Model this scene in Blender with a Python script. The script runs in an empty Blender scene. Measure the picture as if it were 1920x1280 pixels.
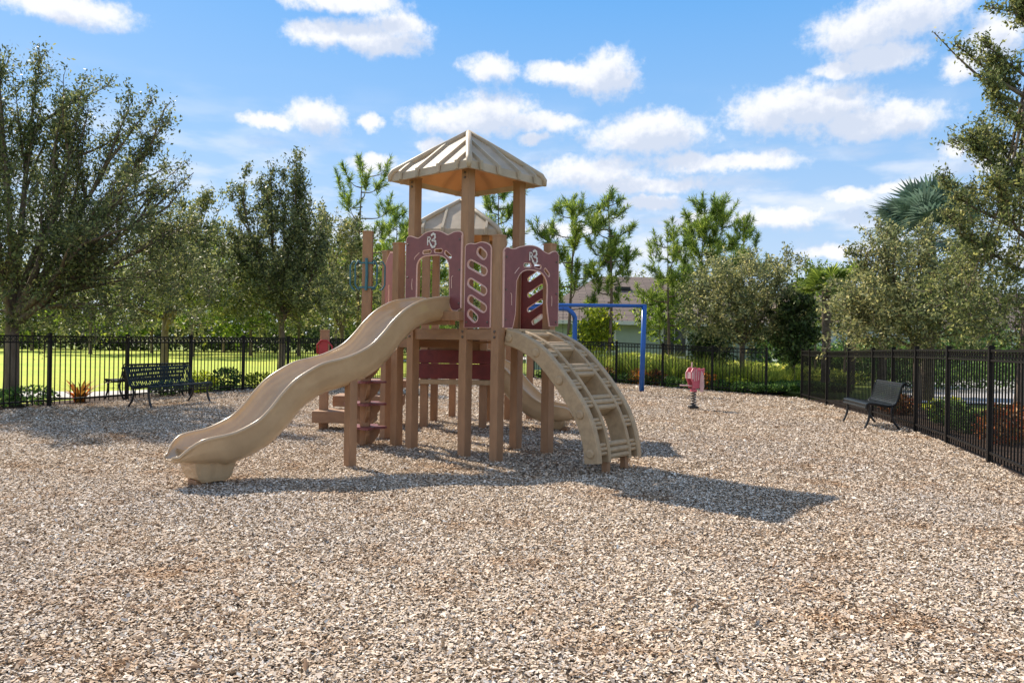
import bpy, bmesh, math, random
import numpy as np
from mathutils import Vector, Matrix
from mathutils.geometry import tessellate_polygon
R = math.radians
random.seed(7)
scene = bpy.context.scene
col = scene.collection

# ------------------------------------------------------------------ camera
EYE, F, ROLL = 1.4, 1450.0, 0.016
cd = bpy.data.cameras.new('camera'); cam = bpy.data.objects.new('camera', cd); col.objects.link(cam)
cd.sensor_width = 36.0; cd.lens = 36.0 * F / 1920.0; cd.clip_start = 0.05; cd.clip_end = 6000
cam.location = (0, 0, EYE); cam.rotation_euler = (math.pi / 2, -ROLL, 0)
scene.camera = cam

def at(px, py, Y):
    """survey: a point of the photograph at distance Y -> metres"""
    u = (px - 960) + (py - 640) * ROLL; v = (py - 640) - (px - 960) * ROLL
    return Vector((u / F * Y, Y, EYE - v / F * Y))

# ------------------------------------------------------------------ view, sun, sky
scene.view_settings.view_transform = 'Standard'; scene.view_settings.look = 'None'
scene.view_settings.exposure = 0.62; scene.view_settings.gamma = 1.0
SUN_EL = R(41.7); SUN_DIR = Vector((-.665, .747, math.tan(SUN_EL))).normalized()   # towards the sun
sd = bpy.data.lights.new('sun', 'SUN'); sd.energy = 4.8; sd.angle = R(0.53); sd.color = (1.0, .885, .735)
so = bpy.data.objects.new('sun', sd); col.objects.link(so)
so.rotation_euler = SUN_DIR.to_track_quat('Z', 'Y').to_euler(); so.location = (-20, 22, 30)

world = bpy.data.worlds.new('World'); scene.world = world; world.use_nodes = True
nt = world.node_tree; nt.nodes.clear()
def N(tree, t, **kw):
    n = tree.nodes.new(t)
    for k, v in kw.items(): setattr(n, k, v)
    return n
def L(tree, a, b): tree.links.new(a, b)
sky = N(nt, 'ShaderNodeTexSky', sky_type='NISHITA', sun_disc=False)
sky.sun_elevation = SUN_EL; sky.sun_rotation = math.atan2(SUN_DIR.x, SUN_DIR.y)
sky.air_density = 1.0; sky.dust_density = 0.6; sky.ozone_density = 2.2; sky.altitude = 0
# cumulus field, laid out by azimuth and elevation in the sky
CLOUDS = [(120,12,135,26),(640,2,115,20),(598,62,58,22),(700,72,95,27),(748,44,50,20),(918,130,52,24),(1046,138,62,20),(1142,138,58,38),
 (1105,150,48,25),(500,228,58,15),(590,222,60,30),(692,230,20,16),(865,228,100,27),(925,212,80,33),(1010,232,78,18),(1002,264,38,11),
 (698,310,44,14),(812,276,27,14),(1215,254,118,34),(1228,238,66,26),(1395,300,105,17),(1300,306,80,18),(1110,322,110,28),(1210,346,130,17),
 (1440,212,75,40),(1530,200,110,44),(1640,228,125,34),(1700,24,110,44),(1610,62,90,44),(1645,112,90,26),(1565,128,45,13),(1812,122,46,28),
 (1868,66,60,38),(1692,350,50,15),(1600,372,62,14),(1465,408,105,20),(1220,382,64,14),(1285,416,52,12),(1792,285,34,18),(1872,300,45,20),
 (1060,430,60,12),(1560,470,70,12)]
g = bpy.data.node_groups.new('cloud_field', 'ShaderNodeTree')
g.interface.new_socket('Vector', in_out='INPUT', socket_type='NodeSocketVector')
g.interface.new_socket('Value', in_out='OUTPUT', socket_type='NodeSocketFloat')
gi = N(g, 'NodeGroupInput'); go = N(g, 'NodeGroupOutput')
n1 = N(g, 'ShaderNodeTexNoise'); n1.inputs['Scale'].default_value = 22; n1.inputs['Detail'].default_value = 7; n1.inputs['Roughness'].default_value = .62
L(g, gi.outputs[0], n1.inputs['Vector'])
vs = N(g, 'ShaderNodeVectorMath', operation='SUBTRACT'); L(g, n1.outputs['Color'], vs.inputs[0]); vs.inputs[1].default_value = (.5, .5, .5)
vm = N(g, 'ShaderNodeVectorMath', operation='MULTIPLY_ADD'); L(g, vs.outputs[0], vm.inputs[0]); vm.inputs[1].default_value = (.055, .032, 0); L(g, gi.outputs[0], vm.inputs[2])
prev = None
for (cx, cy, rx, ry) in CLOUDS:
    d = at(cx, cy, 1.0) - Vector((0, 0, EYE)); az = math.atan2(d.x, d.y); el = math.asin(d.normalized().z)
    sx = F / (rx * 1.12) * (1 + (d.x ** 2)); sy = F / (ry * 1.2) * (d.length)
    a = N(g, 'ShaderNodeVectorMath', operation='MULTIPLY_ADD'); L(g, vm.outputs[0], a.inputs[0])
    a.inputs[1].default_value = (sx, sy, 0); a.inputs[2].default_value = (-az * sx, -el * sy, 0)
    b = N(g, 'ShaderNodeVectorMath', operation='LENGTH'); L(g, a.outputs[0], b.inputs[0])
    if prev is None: prev = b.outputs['Value']
    else:
        m = N(g, 'ShaderNodeMath', operation='SMOOTH_MIN'); L(g, prev, m.inputs[0]); L(g, b.outputs['Value'], m.inputs[1]); m.inputs[2].default_value = .25; prev = m.outputs[0]
n2 = N(g, 'ShaderNodeTexNoise'); n2.inputs['Scale'].default_value = 75; n2.inputs['Detail'].default_value = 6; n2.inputs['Roughness'].default_value = .6
L(g, gi.outputs[0], n2.inputs['Vector'])
ms = N(g, 'ShaderNodeMath', operation='MULTIPLY_ADD'); L(g, n2.outputs['Fac'], ms.inputs[0]); ms.inputs[1].default_value = 1.0; ms.inputs[2].default_value = -.50
ma = N(g, 'ShaderNodeMath', operation='ADD'); L(g, prev, ma.inputs[0]); L(g, ms.outputs[0], ma.inputs[1])
mi = N(g, 'ShaderNodeMapRange', interpolation_type='SMOOTHSTEP'); L(g, ma.outputs[0], mi.inputs['Value'])
mi.inputs['From Min'].default_value = 1.22; mi.inputs['From Max'].default_value = .48; mi.inputs['To Min'].default_value = 0; mi.inputs['To Max'].default_value = 1
L(g, mi.outputs['Result'], go.inputs[0])
tc = N(nt, 'ShaderNodeTexCoord'); sx = N(nt, 'ShaderNodeSeparateXYZ')
nv = N(nt, 'ShaderNodeVectorMath', operation='NORMALIZE'); L(nt, tc.outputs['Generated'], nv.inputs[0]); L(nt, nv.outputs[0], sx.inputs[0])
az = N(nt, 'ShaderNodeMath', operation='ARCTAN2'); L(nt, sx.outputs['X'], az.inputs[0]); L(nt, sx.outputs['Y'], az.inputs[1])
el = N(nt, 'ShaderNodeMath', operation='ARCSINE'); L(nt, sx.outputs['Z'], el.inputs[0])
cx = N(nt, 'ShaderNodeCombineXYZ'); L(nt, az.outputs[0], cx.inputs[0]); L(nt, el.outputs[0], cx.inputs[1])
up = N(nt, 'ShaderNodeVectorMath', operation='ADD'); L(nt, cx.outputs[0], up.inputs[0]); up.inputs[1].default_value = (-.012, .024, 0)
g1 = N(nt, 'ShaderNodeGroup'); g1.node_tree = g; g2 = N(nt, 'ShaderNodeGroup'); g2.node_tree = g
L(nt, cx.outputs[0], g1.inputs[0]); L(nt, up.outputs[0], g2.inputs[0])
# thin high wisps near the horizon
wm = N(nt, 'ShaderNodeVectorMath', operation='MULTIPLY'); L(nt, cx.outputs[0], wm.inputs[0]); wm.inputs[1].default_value = (5, 17, 1)
wn = N(nt, 'ShaderNodeTexNoise'); wn.inputs['Scale'].default_value = 1.6; wn.inputs['Detail'].default_value = 6; L(nt, wm.outputs[0], wn.inputs['Vector'])
wr = N(nt, 'ShaderNodeMapRange', interpolation_type='SMOOTHSTEP'); L(nt, wn.outputs['Fac'], wr.inputs['Value']); wr.inputs['From Min'].default_value = .43; wr.inputs['From Max'].default_value = .66; wr.inputs['To Max'].default_value = .72
we = N(nt, 'ShaderNodeMapRange', interpolation_type='SMOOTHSTEP'); L(nt, el.outputs[0], we.inputs['Value']); we.inputs['From Min'].default_value = .33; we.inputs['From Max'].default_value = .14
wx = N(nt, 'ShaderNodeMath', operation='MULTIPLY'); L(nt, wr.outputs[0], wx.inputs[0]); L(nt, we.outputs[0], wx.inputs[1])
mx = N(nt, 'ShaderNodeMath', operation='MAXIMUM'); L(nt, g1.outputs[0], mx.inputs[0]); L(nt, wx.outputs[0], mx.inputs[1])
# unseen broken cloud overhead and behind, added as neutral fill light
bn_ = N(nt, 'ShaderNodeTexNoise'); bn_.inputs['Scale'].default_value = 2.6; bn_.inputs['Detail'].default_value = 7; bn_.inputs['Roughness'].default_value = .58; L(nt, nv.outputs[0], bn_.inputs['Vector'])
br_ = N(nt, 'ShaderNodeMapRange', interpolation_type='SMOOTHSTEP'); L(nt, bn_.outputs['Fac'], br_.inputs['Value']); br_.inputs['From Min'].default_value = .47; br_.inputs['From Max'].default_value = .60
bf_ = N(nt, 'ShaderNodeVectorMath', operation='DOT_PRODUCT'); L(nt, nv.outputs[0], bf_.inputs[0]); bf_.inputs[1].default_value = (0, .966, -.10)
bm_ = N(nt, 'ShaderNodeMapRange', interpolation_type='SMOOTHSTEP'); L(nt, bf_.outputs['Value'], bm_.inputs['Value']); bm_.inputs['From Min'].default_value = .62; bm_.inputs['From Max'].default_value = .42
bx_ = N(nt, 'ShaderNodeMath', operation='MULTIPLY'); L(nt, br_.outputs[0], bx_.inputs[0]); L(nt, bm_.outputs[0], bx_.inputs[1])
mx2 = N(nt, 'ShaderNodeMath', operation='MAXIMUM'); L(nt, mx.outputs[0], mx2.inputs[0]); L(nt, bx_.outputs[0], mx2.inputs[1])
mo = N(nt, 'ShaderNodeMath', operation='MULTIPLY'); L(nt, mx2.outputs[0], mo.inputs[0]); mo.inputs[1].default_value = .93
cc = N(nt, 'ShaderNodeMix', data_type='RGBA'); L(nt, g2.outputs[0], cc.inputs['Factor'])
cc.inputs['A'].default_value = (7.2, 7.2, 7.4, 1); cc.inputs['B'].default_value = (4.9, 5.35, 6.3, 1)
grad = N(nt, 'ShaderNodeValToRGB'); ge_ = grad.color_ramp.elements
ge_[0].position = 0; ge_[0].color = (.50, .61, .74, 1); ge_[1].position = 1; ge_[1].color = (.10, .26, .55, 1)
for pos_, c_ in ((.12, (.40, .55, .76)), (.25, (.25, .46, .76)), (.42, (.115, .36, .75))): k_ = ge_.new(pos_); k_.color = (*c_, 1)
L(nt, el.outputs[0], grad.inputs[0])
gm = N(nt, 'ShaderNodeVectorMath', operation='SCALE'); L(nt, grad.outputs[0], gm.inputs[0]); gm.inputs['Scale'].default_value = 8.8
tint = N(nt, 'ShaderNodeMix', data_type='RGBA'); tint.inputs['Factor'].default_value = .86; L(nt, sky.outputs[0], tint.inputs['A']); L(nt, gm.outputs[0], tint.inputs['B'])
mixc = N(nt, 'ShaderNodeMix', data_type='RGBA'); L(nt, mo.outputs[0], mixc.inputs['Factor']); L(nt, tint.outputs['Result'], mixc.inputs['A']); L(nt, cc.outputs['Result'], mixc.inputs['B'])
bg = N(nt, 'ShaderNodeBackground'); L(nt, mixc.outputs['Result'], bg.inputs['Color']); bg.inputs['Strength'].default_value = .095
wo = N(nt, 'ShaderNodeOutputWorld'); L(nt, bg.outputs[0], wo.inputs['Surface'])

# ------------------------------------------------------------------ materials
def C4(c): return (c[0], c[1], c[2], 1)
def mat(name, c, rough=.6, c2=None, scale=6, stretch=(1, 1, 1), bump=0, bscale=60, spec=.5, metal=0, trans=0, tcol=None, island=None, lo=.35, hi=.65, coat=0, bd=.01):
    """procedural surface: colour c varied to c2 by noise, optional bump, leaf translucency, per-leaf colour"""
    m = bpy.data.materials.new(name); m.use_nodes = True; t = m.node_tree; t.nodes.clear()
    p = N(t, 'ShaderNodeBsdfPrincipled'); p.inputs['Roughness'].default_value = rough; p.inputs['Metallic'].default_value = metal
    p.inputs['Specular IOR Level'].default_value = spec; p.inputs['Coat Weight'].default_value = coat
    tcn = N(t, 'ShaderNodeTexCoord'); mp = N(t, 'ShaderNodeMapping'); mp.inputs['Scale'].default_value = stretch; L(t, tcn.outputs['Object'], mp.inputs[0])
    nz = N(t, 'ShaderNodeTexNoise'); nz.inputs['Scale'].default_value = scale; nz.inputs['Detail'].default_value = 5; nz.inputs['Roughness'].default_value = .65; L(t, mp.outputs[0], nz.inputs['Vector'])
    rp = N(t, 'ShaderNodeMapRange'); rp.inputs['From Min'].default_value = lo; rp.inputs['From Max'].default_value = hi; L(t, nz.outputs['Fac'], rp.inputs['Value'])
    mixn = N(t, 'ShaderNodeMix', data_type='RGBA'); L(t, rp.outputs[0], mixn.inputs['Factor']); mixn.inputs['A'].default_value = C4(c); mixn.inputs['B'].default_value = C4(c2 or tuple(x * .8 for x in c))
    out = mixn.outputs['Result']
    if island:
        ge = N(t, 'ShaderNodeNewGeometry'); cr = N(t, 'ShaderNodeValToRGB'); e = cr.color_ramp.elements
        for i, (pos, cc_) in enumerate(island):
            if i < 2: e[i].position = pos; e[i].color = C4(cc_)
            else: k = e.new(pos); k.color = C4(cc_)
        L(t, ge.outputs['Random Per Island'], cr.inputs[0])
        m2 = N(t, 'ShaderNodeMix', data_type='RGBA', blend_type='MULTIPLY'); m2.inputs['Factor'].default_value = 1; L(t, out, m2.inputs['A']); L(t, cr.outputs[0], m2.inputs['B']); out = m2.outputs['Result']
    L(t, out, p.inputs['Base Color'])
    if bump:
        bn = N(t, 'ShaderNodeTexNoise'); bn.inputs['Scale'].default_value = bscale; bn.inputs['Detail'].default_value = 6; L(t, mp.outputs[0], bn.inputs['Vector'])
        bb = N(t, 'ShaderNodeBump'); bb.inputs['Strength'].default_value = bump; bb.inputs['Distance'].default_value = bd; L(t, bn.outputs['Fac'], bb.inputs['Height']); L(t, bb.outputs[0], p.inputs['Normal'])
    o = N(t, 'ShaderNodeOutputMaterial')
    if trans:
        tr = N(t, 'ShaderNodeBsdfTranslucent'); L(t, out, tr.inputs['Color']) if not tcol else setattr(tr.inputs['Color'], 'default_value', C4(tcol)); ms_ = N(t, 'ShaderNodeMixShader'); ms_.inputs[0].default_value = trans
        L(t, p.outputs[0], ms_.inputs[1]); L(t, tr.outputs[0], ms_.inputs[2]); L(t, ms_.outputs[0], o.inputs[0])
    else: L(t, p.outputs[0], o.inputs[0])
    return m
M = {}
LEAFV = [(0, (.20, .26, .22)), (1, (2.9, 2.5, 2.1)), (.35, (.6, .68, .6)), (.7, (1.15, 1.15, 1.0)), (.88, (1.8, 1.65, 1.4))]
M['post'] = mat('recycled_lumber', (.38, .212, .110), .62, (.30, .162, .084), 9, (1, 1, .35), .25, 90)
M['beam'] = mat('lumber_beam', (.34, .190, .10), .62, (.26, .142, .075), 9, (.4, .4, 1), .25, 90)
M['slide'] = mat('tan_plastic', (.53, .375, .215), .30, (.44, .30, .165), 2.2, (1, 1, 1), .05, 30, coat=.8)
M['climber'] = mat('tan_rough_plastic', (.47, .335, .195), .6, (.37, .26, .15), 14, (1, 1, 1), .3, 70)
M['roof'] = mat('roof_plastic', (.56, .465, .345), .55, (.43, .355, .25), 5, (1, 1, 1), .12, 60, trans=.18, tcol=(.8, .6, .4))
M['glow_tint'] = mat('glow_tinted_underside', (.56, .36, .20), .6, (.50, .31, .17), 5, trans=.4, tcol=(.9, .50, .22))  # inner roof skin coloured orange to imitate sunlight glowing through the plastic
M['burgundy'] = mat('burgundy_plastic', (.215, .062, .066), .45, (.17, .048, .052), 7, bump=.08, bscale=120)
M['red'] = mat('red_plastic', (.17, .022, .022), .45, (.11, .014, .016), 7)
M['core'] = mat('pink_core', (.78, .52, .44), .6, (.70, .45, .38), 20)
M['white'] = mat('white_emblem', (.74, .70, .66), .5, (.6, .56, .52), 20)
M['crimson'] = mat('crimson_handle', (.42, .03, .035), .4)
M['teal'] = mat('teal_metal', (.045, .17, .21), .4, (.03, .12, .16), 9)
M['fence'] = mat('black_aluminium', (.007, .006, .006), .5, (.012, .010, .009), 8, spec=.2)
M['bench_green'] = mat('dark_green_coating', (.008, .013, .012), .38, (.011, .017, .016), 12, spec=.25)
M['bench_grey'] = mat('charcoal_coating', (.014, .017, .019), .35, (.022, .026, .029), 9, spec=.4)
M['dark_metal'] = mat('black_metal', (.012, .012, .014), .4)
M['blue'] = mat('blue_powder_coat', (.012, .11, .42), .3, (.01, .09, .36), 5)
M['pink'] = mat('faded_red_plastic', (.62, .13, .18), .45, (.50, .09, .13), 14)
M['pale_pink'] = mat('bleached_pink_plastic', (.75, .50, .48), .5)
M['spring'] = mat('spring_paint', (.035, .033, .033), .4, (.3, .29, .28), 16, lo=.52, hi=.6)
M['bark'] = mat('grey_bark', (.22, .175, .135), .9, (.12, .09, .07), 7, (1, 1, .3), .8, 30, .2, bd=.03)
M['pine_bark'] = mat('pine_bark', (.21, .15, .11), .9, (.11, .08, .06), 7, (1, 1, .3), .8, 30, .2, bd=.03)
M['palm_bark'] = mat('palm_bark', (.20, .165, .125), .9, (.07, .055, .04), 5, (1, 1, 2), .9, 20, .2, bd=.05)
M['oak'] = mat('oak_leaves', (0.125, 0.16, 0.072), 0.5, (0.21, 0.23, 0.1), 1.2, trans=0.42, island=LEAFV, spec=0.4)
M['oak2'] = mat('olive_leaves', (0.18, 0.22, 0.085), 0.5, (0.27, 0.285, 0.12), 1.2, trans=0.42, island=LEAFV, spec=0.4)
M['oak3'] = mat('dusty_olive_leaves', (0.24, 0.265, 0.13), 0.5, (0.36, 0.355, 0.17), 1.2, trans=0.44, island=LEAFV, spec=0.4)
M['bright'] = mat('bright_leaves', (0.17, 0.27, 0.045), 0.5, (0.27, 0.34, 0.055), 0.5, trans=0.45, island=LEAFV, spec=0.3)
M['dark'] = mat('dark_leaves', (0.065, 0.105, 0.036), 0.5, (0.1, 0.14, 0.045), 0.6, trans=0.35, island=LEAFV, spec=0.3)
M['pine'] = mat('pine_needles', (0.15, 0.25, 0.05), 0.5, (0.3, 0.38, 0.075), 0.9, trans=0.5, island=LEAFV, spec=0.3)
M['palm'] = mat('palm_leaf', (0.18, 0.26, 0.05), 0.5, (0.24, 0.31, 0.07), 2, trans=0.4, island=LEAFV, spec=0.3)
M['fanpalm'] = mat('blue_green_palm_leaf', (0.12, 0.2, 0.14), 0.38, (0.18, 0.26, 0.2), 2, trans=0.3, island=[(0, (.7, .7, .7)), (1, (1.6, 1.55, 1.6))], spec=0.3)
M['orange'] = mat('orange_leaves', (0.62, 0.19, 0.035), 0.5, (0.6, 0.32, 0.07), 6, trans=0.4, island=LEAFV, spec=0.3)
M['redl'] = mat('red_leaves', (0.34, 0.06, 0.035), 0.5, (0.26, 0.17, 0.05), 6, trans=0.35, island=LEAFV, spec=0.3)
M['yellow'] = mat('yellow_green_leaves', (0.45, 0.48, 0.04), 0.5, (0.28, 0.38, 0.04), 4, trans=0.45, island=LEAFV, spec=0.3)
M['grassc'] = mat('clump_grass', (0.36, 0.46, 0.08), 0.5, (0.56, 0.56, 0.14), 2, trans=0.5, island=LEAFV, spec=0.3)
M['low'] = mat('low_green_leaves', (0.08, 0.16, 0.04), 0.5, (0.13, 0.22, 0.055), 2, trans=0.4, island=LEAFV, spec=0.3)
M['wall'] = mat('sage_stucco', (.36, .42, .36), .85, (.33, .385, .33), 3, bump=.2, bscale=80)
M['trimw'] = mat('white_trim', (.68, .68, .66), .6)
M['pale_wall'] = mat('pale_blue_siding', (.42, .50, .53), .8, (.38, .46, .49), 3)
M['glass'] = mat('dark_window_glass', (.03, .04, .05), .08)
M['concrete'] = mat('pale_concrete', (.52, .49, .46), .85, (.44, .42, .39), 2.5, bump=.2, bscale=60)
def shingles():
    m = mat('brown_shingles', (.17, .125, .10), .9, (.12, .088, .072), 3); t = m.node_tree; p = t.nodes['Principled BSDF']
    b = N(t, 'ShaderNodeTexBrick'); b.inputs['Scale'].default_value = 1.0; b.inputs['Brick Width'].default_value = .9; b.inputs['Row Height'].default_value = .22; b.inputs['Mortar Size'].default_value = .02
    b.inputs['Color1'].default_value = (.21, .155, .125, 1); b.inputs['Color2'].default_value = (.135, .10, .083, 1); b.inputs['Mortar'].default_value = (.06, .045, .04, 1)
    mp = N(t, 'ShaderNodeMapping'); tcn = N(t, 'ShaderNodeTexCoord'); L(t, tcn.outputs['Object'], mp.inputs[0]); L(t, mp.outputs[0], b.inputs['Vector']); L(t, b.outputs['Color'], p.inputs['Base Color']); return m
M['shingle'] = shingles()
def ground_mat(name, stops, scale, big, bump, rough=.95, patch=None):
    """fine speckle (stops over noise) tinted by slow patches"""
    m = bpy.data.materials.new(name); m.use_nodes = True; t = m.node_tree; p = t.nodes['Principled BSDF']; p.inputs['Roughness'].default_value = rough; p.inputs['Specular IOR Level'].default_value = .2
    tcn = N(t, 'ShaderNodeTexCoord'); nz = N(t, 'ShaderNodeTexNoise'); nz.inputs['Scale'].default_value = scale; nz.inputs['Detail'].default_value = 8; nz.inputs['Roughness'].default_value = .75; L(t, tcn.outputs['Object'], nz.inputs['Vector'])
    cr = N(t, 'ShaderNodeValToRGB'); e = cr.color_ramp.elements
    for i, (pos, c_) in enumerate(stops):
        if i < 2: e[i].position = pos; e[i].color = C4(c_)
        else: k = e.new(pos); k.color = C4(c_)
    L(t, nz.outputs['Fac'], cr.inputs[0]); out = cr.outputs[0]
    b = N(t, 'ShaderNodeTexNoise'); b.inputs['Scale'].default_value = big; b.inputs['Detail'].default_value = 4; L(t, tcn.outputs['Object'], b.inputs['Vector'])
    r = N(t, 'ShaderNodeMapRange'); r.inputs['From Min'].default_value = .4; r.inputs['From Max'].default_value = .65; L(t, b.outputs['Fac'], r.inputs['Value'])
    mu = N(t, 'ShaderNodeMix', data_type='RGBA', blend_type='MULTIPLY'); L(t, r.outputs[0], mu.inputs['Factor']); L(t, out, mu.inputs['A']); mu.inputs['B'].default_value = C4(patch or (.8, .8, .75))
    L(t, mu.outputs['Result'], p.inputs['Base Color'])
    bb = N(t, 'ShaderNodeBump'); bb.inputs['Strength'].default_value = bump; bb.inputs['Distance'].default_value = .03; L(t, nz.outputs['Fac'], bb.inputs['Height']); L(t, bb.outputs[0], p.inputs['Normal'])
    return m
M['soil'] = ground_mat('rough_grass', [(.3, (.10, .14, .03)), (.7, (.32, .38, .07))], 9, .25, .8)
M['lawn'] = ground_mat('bright_lawn', [(.3, (.32, .38, .04)), (.7, (.60, .62, .10))], 7, .18, .5, patch=(.8, .92, .8))
M['mulch_dark'] = ground_mat('bark_mulch', [(.35, (.02, .013, .01)), (.65, (.13, .085, .06))], 28, .8, .9)
M['mulch'] = ground_mat('wood_chip_base', [(.38, (.05, .036, .025)), (.50, (.27, .205, .145)), (.66, (.60, .50, .38))], 42, .6, 1.0, patch=(.95, .85, .72))
def chip_mat():
    m = bpy.data.materials.new('wood_chips'); m.use_nodes = True; t = m.node_tree; p = t.nodes['Principled BSDF']; p.inputs['Roughness'].default_value = .95; p.inputs['Specular IOR Level'].default_value = .04
    ge = N(t, 'ShaderNodeNewGeometry'); tcn = N(t, 'ShaderNodeTexCoord')
    def ramp(st):
        cr = N(t, 'ShaderNodeValToRGB'); e = cr.color_ramp.elements
        for i, (pos, c_) in enumerate(st):
            if i < 2: e[i].position = pos; e[i].color = C4(c_)
            else: k = e.new(pos); k.color = C4(c_)
        L(t, ge.outputs['Random Per Island'], cr.inputs[0]); return cr.outputs[0]
    a = ramp([(0, (.05, .032, .02)), (1, (.95, .86, .72)), (.06, (.14, .095, .06)), (.16, (.34, .245, .16)), (.34, (.54, .415, .30)), (.60, (.71, .57, .425)), (.78, (.67, .58, .49)), (.91, (.86, .74, .60))])
    o_ = ramp([(0, (.07, .03, .015)), (1, (.62, .42, .25)), (.3, (.30, .15, .065)), (.6, (.48, .26, .11)), (.8, (.55, .36, .19))])
    nz = N(t, 'ShaderNodeTexNoise'); nz.inputs['Scale'].default_value = .8; nz.inputs['Detail'].default_value = 8; nz.inputs['Roughness'].default_value = .78; L(t, tcn.outputs['Object'], nz.inputs['Vector'])
    r = N(t, 'ShaderNodeMapRange'); r.inputs['From Min'].default_value = .51; r.inputs['From Max'].default_value = .68; r.inputs['To Max'].default_value = .9; L(t, nz.outputs['Fac'], r.inputs['Value'])
    mx_ = N(t, 'ShaderNodeMix', data_type='RGBA'); L(t, r.outputs[0], mx_.inputs['Factor']); L(t, a, mx_.inputs['A']); L(t, o_, mx_.inputs['B'])
    # weathered grey areas
    n3 = N(t, 'ShaderNodeTexNoise'); n3.inputs['Scale'].default_value = .33; n3.inputs['Detail'].default_value = 5; mp = N(t, 'ShaderNodeMapping'); mp.inputs['Location'].default_value = (7, 3, 0); L(t, tcn.outputs['Object'], mp.inputs[0]); L(t, mp.outputs[0], n3.inputs['Vector'])
    r3 = N(t, 'ShaderNodeMapRange'); r3.inputs['From Min'].default_value = .45; r3.inputs['From Max'].default_value = .65; r3.inputs['To Max'].default_value = .7; L(t, n3.outputs['Fac'], r3.inputs['Value'])
    m3 = N(t, 'ShaderNodeMix', data_type='RGBA', blend_type='MULTIPLY'); L(t, r3.outputs[0], m3.inputs['Factor']); L(t, mx_.outputs['Result'], m3.inputs['A']); m3.inputs['B'].default_value = (.90, .94, 1.02, 1)
    L(t, m3.outputs['Result'], p.inputs['Base Color']); return m
M['chips'] = chip_mat()

# ------------------------------------------------------------------ helpers
ORG = {}
def tag(o, label=None, cat=None, group=None, kind=None):
    if label: o['label'] = label
    if cat: o['category'] = cat
    if group: o['group'] = group
    if kind: o['kind'] = kind
    return o
def thing(name, loc, label, cat, group=None):
    o = bpy.data.objects.new(name, None); col.objects.link(o); o.location = loc; ORG[o.name] = Vector(loc); o.empty_display_size = .2
    return tag(o, label, cat, group)
def link(name, me, m, parent=None, origin=None, smooth=False):
    me.materials.append(m) if m else None
    if smooth: me.polygons.foreach_set('use_smooth', [True] * len(me.polygons))
    o = bpy.data.objects.new(name, me); col.objects.link(o)
    po = ORG[parent.name] if parent else Vector((0, 0, 0))
    og = Vector(origin) if origin is not None else (po.copy() if parent else Vector((0, 0, 0)))
    if og.length: me.transform(Matrix.Translation(-og))
    o.location = og - po; ORG[o.name] = og
    if parent: o.parent = parent
    return o
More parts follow.
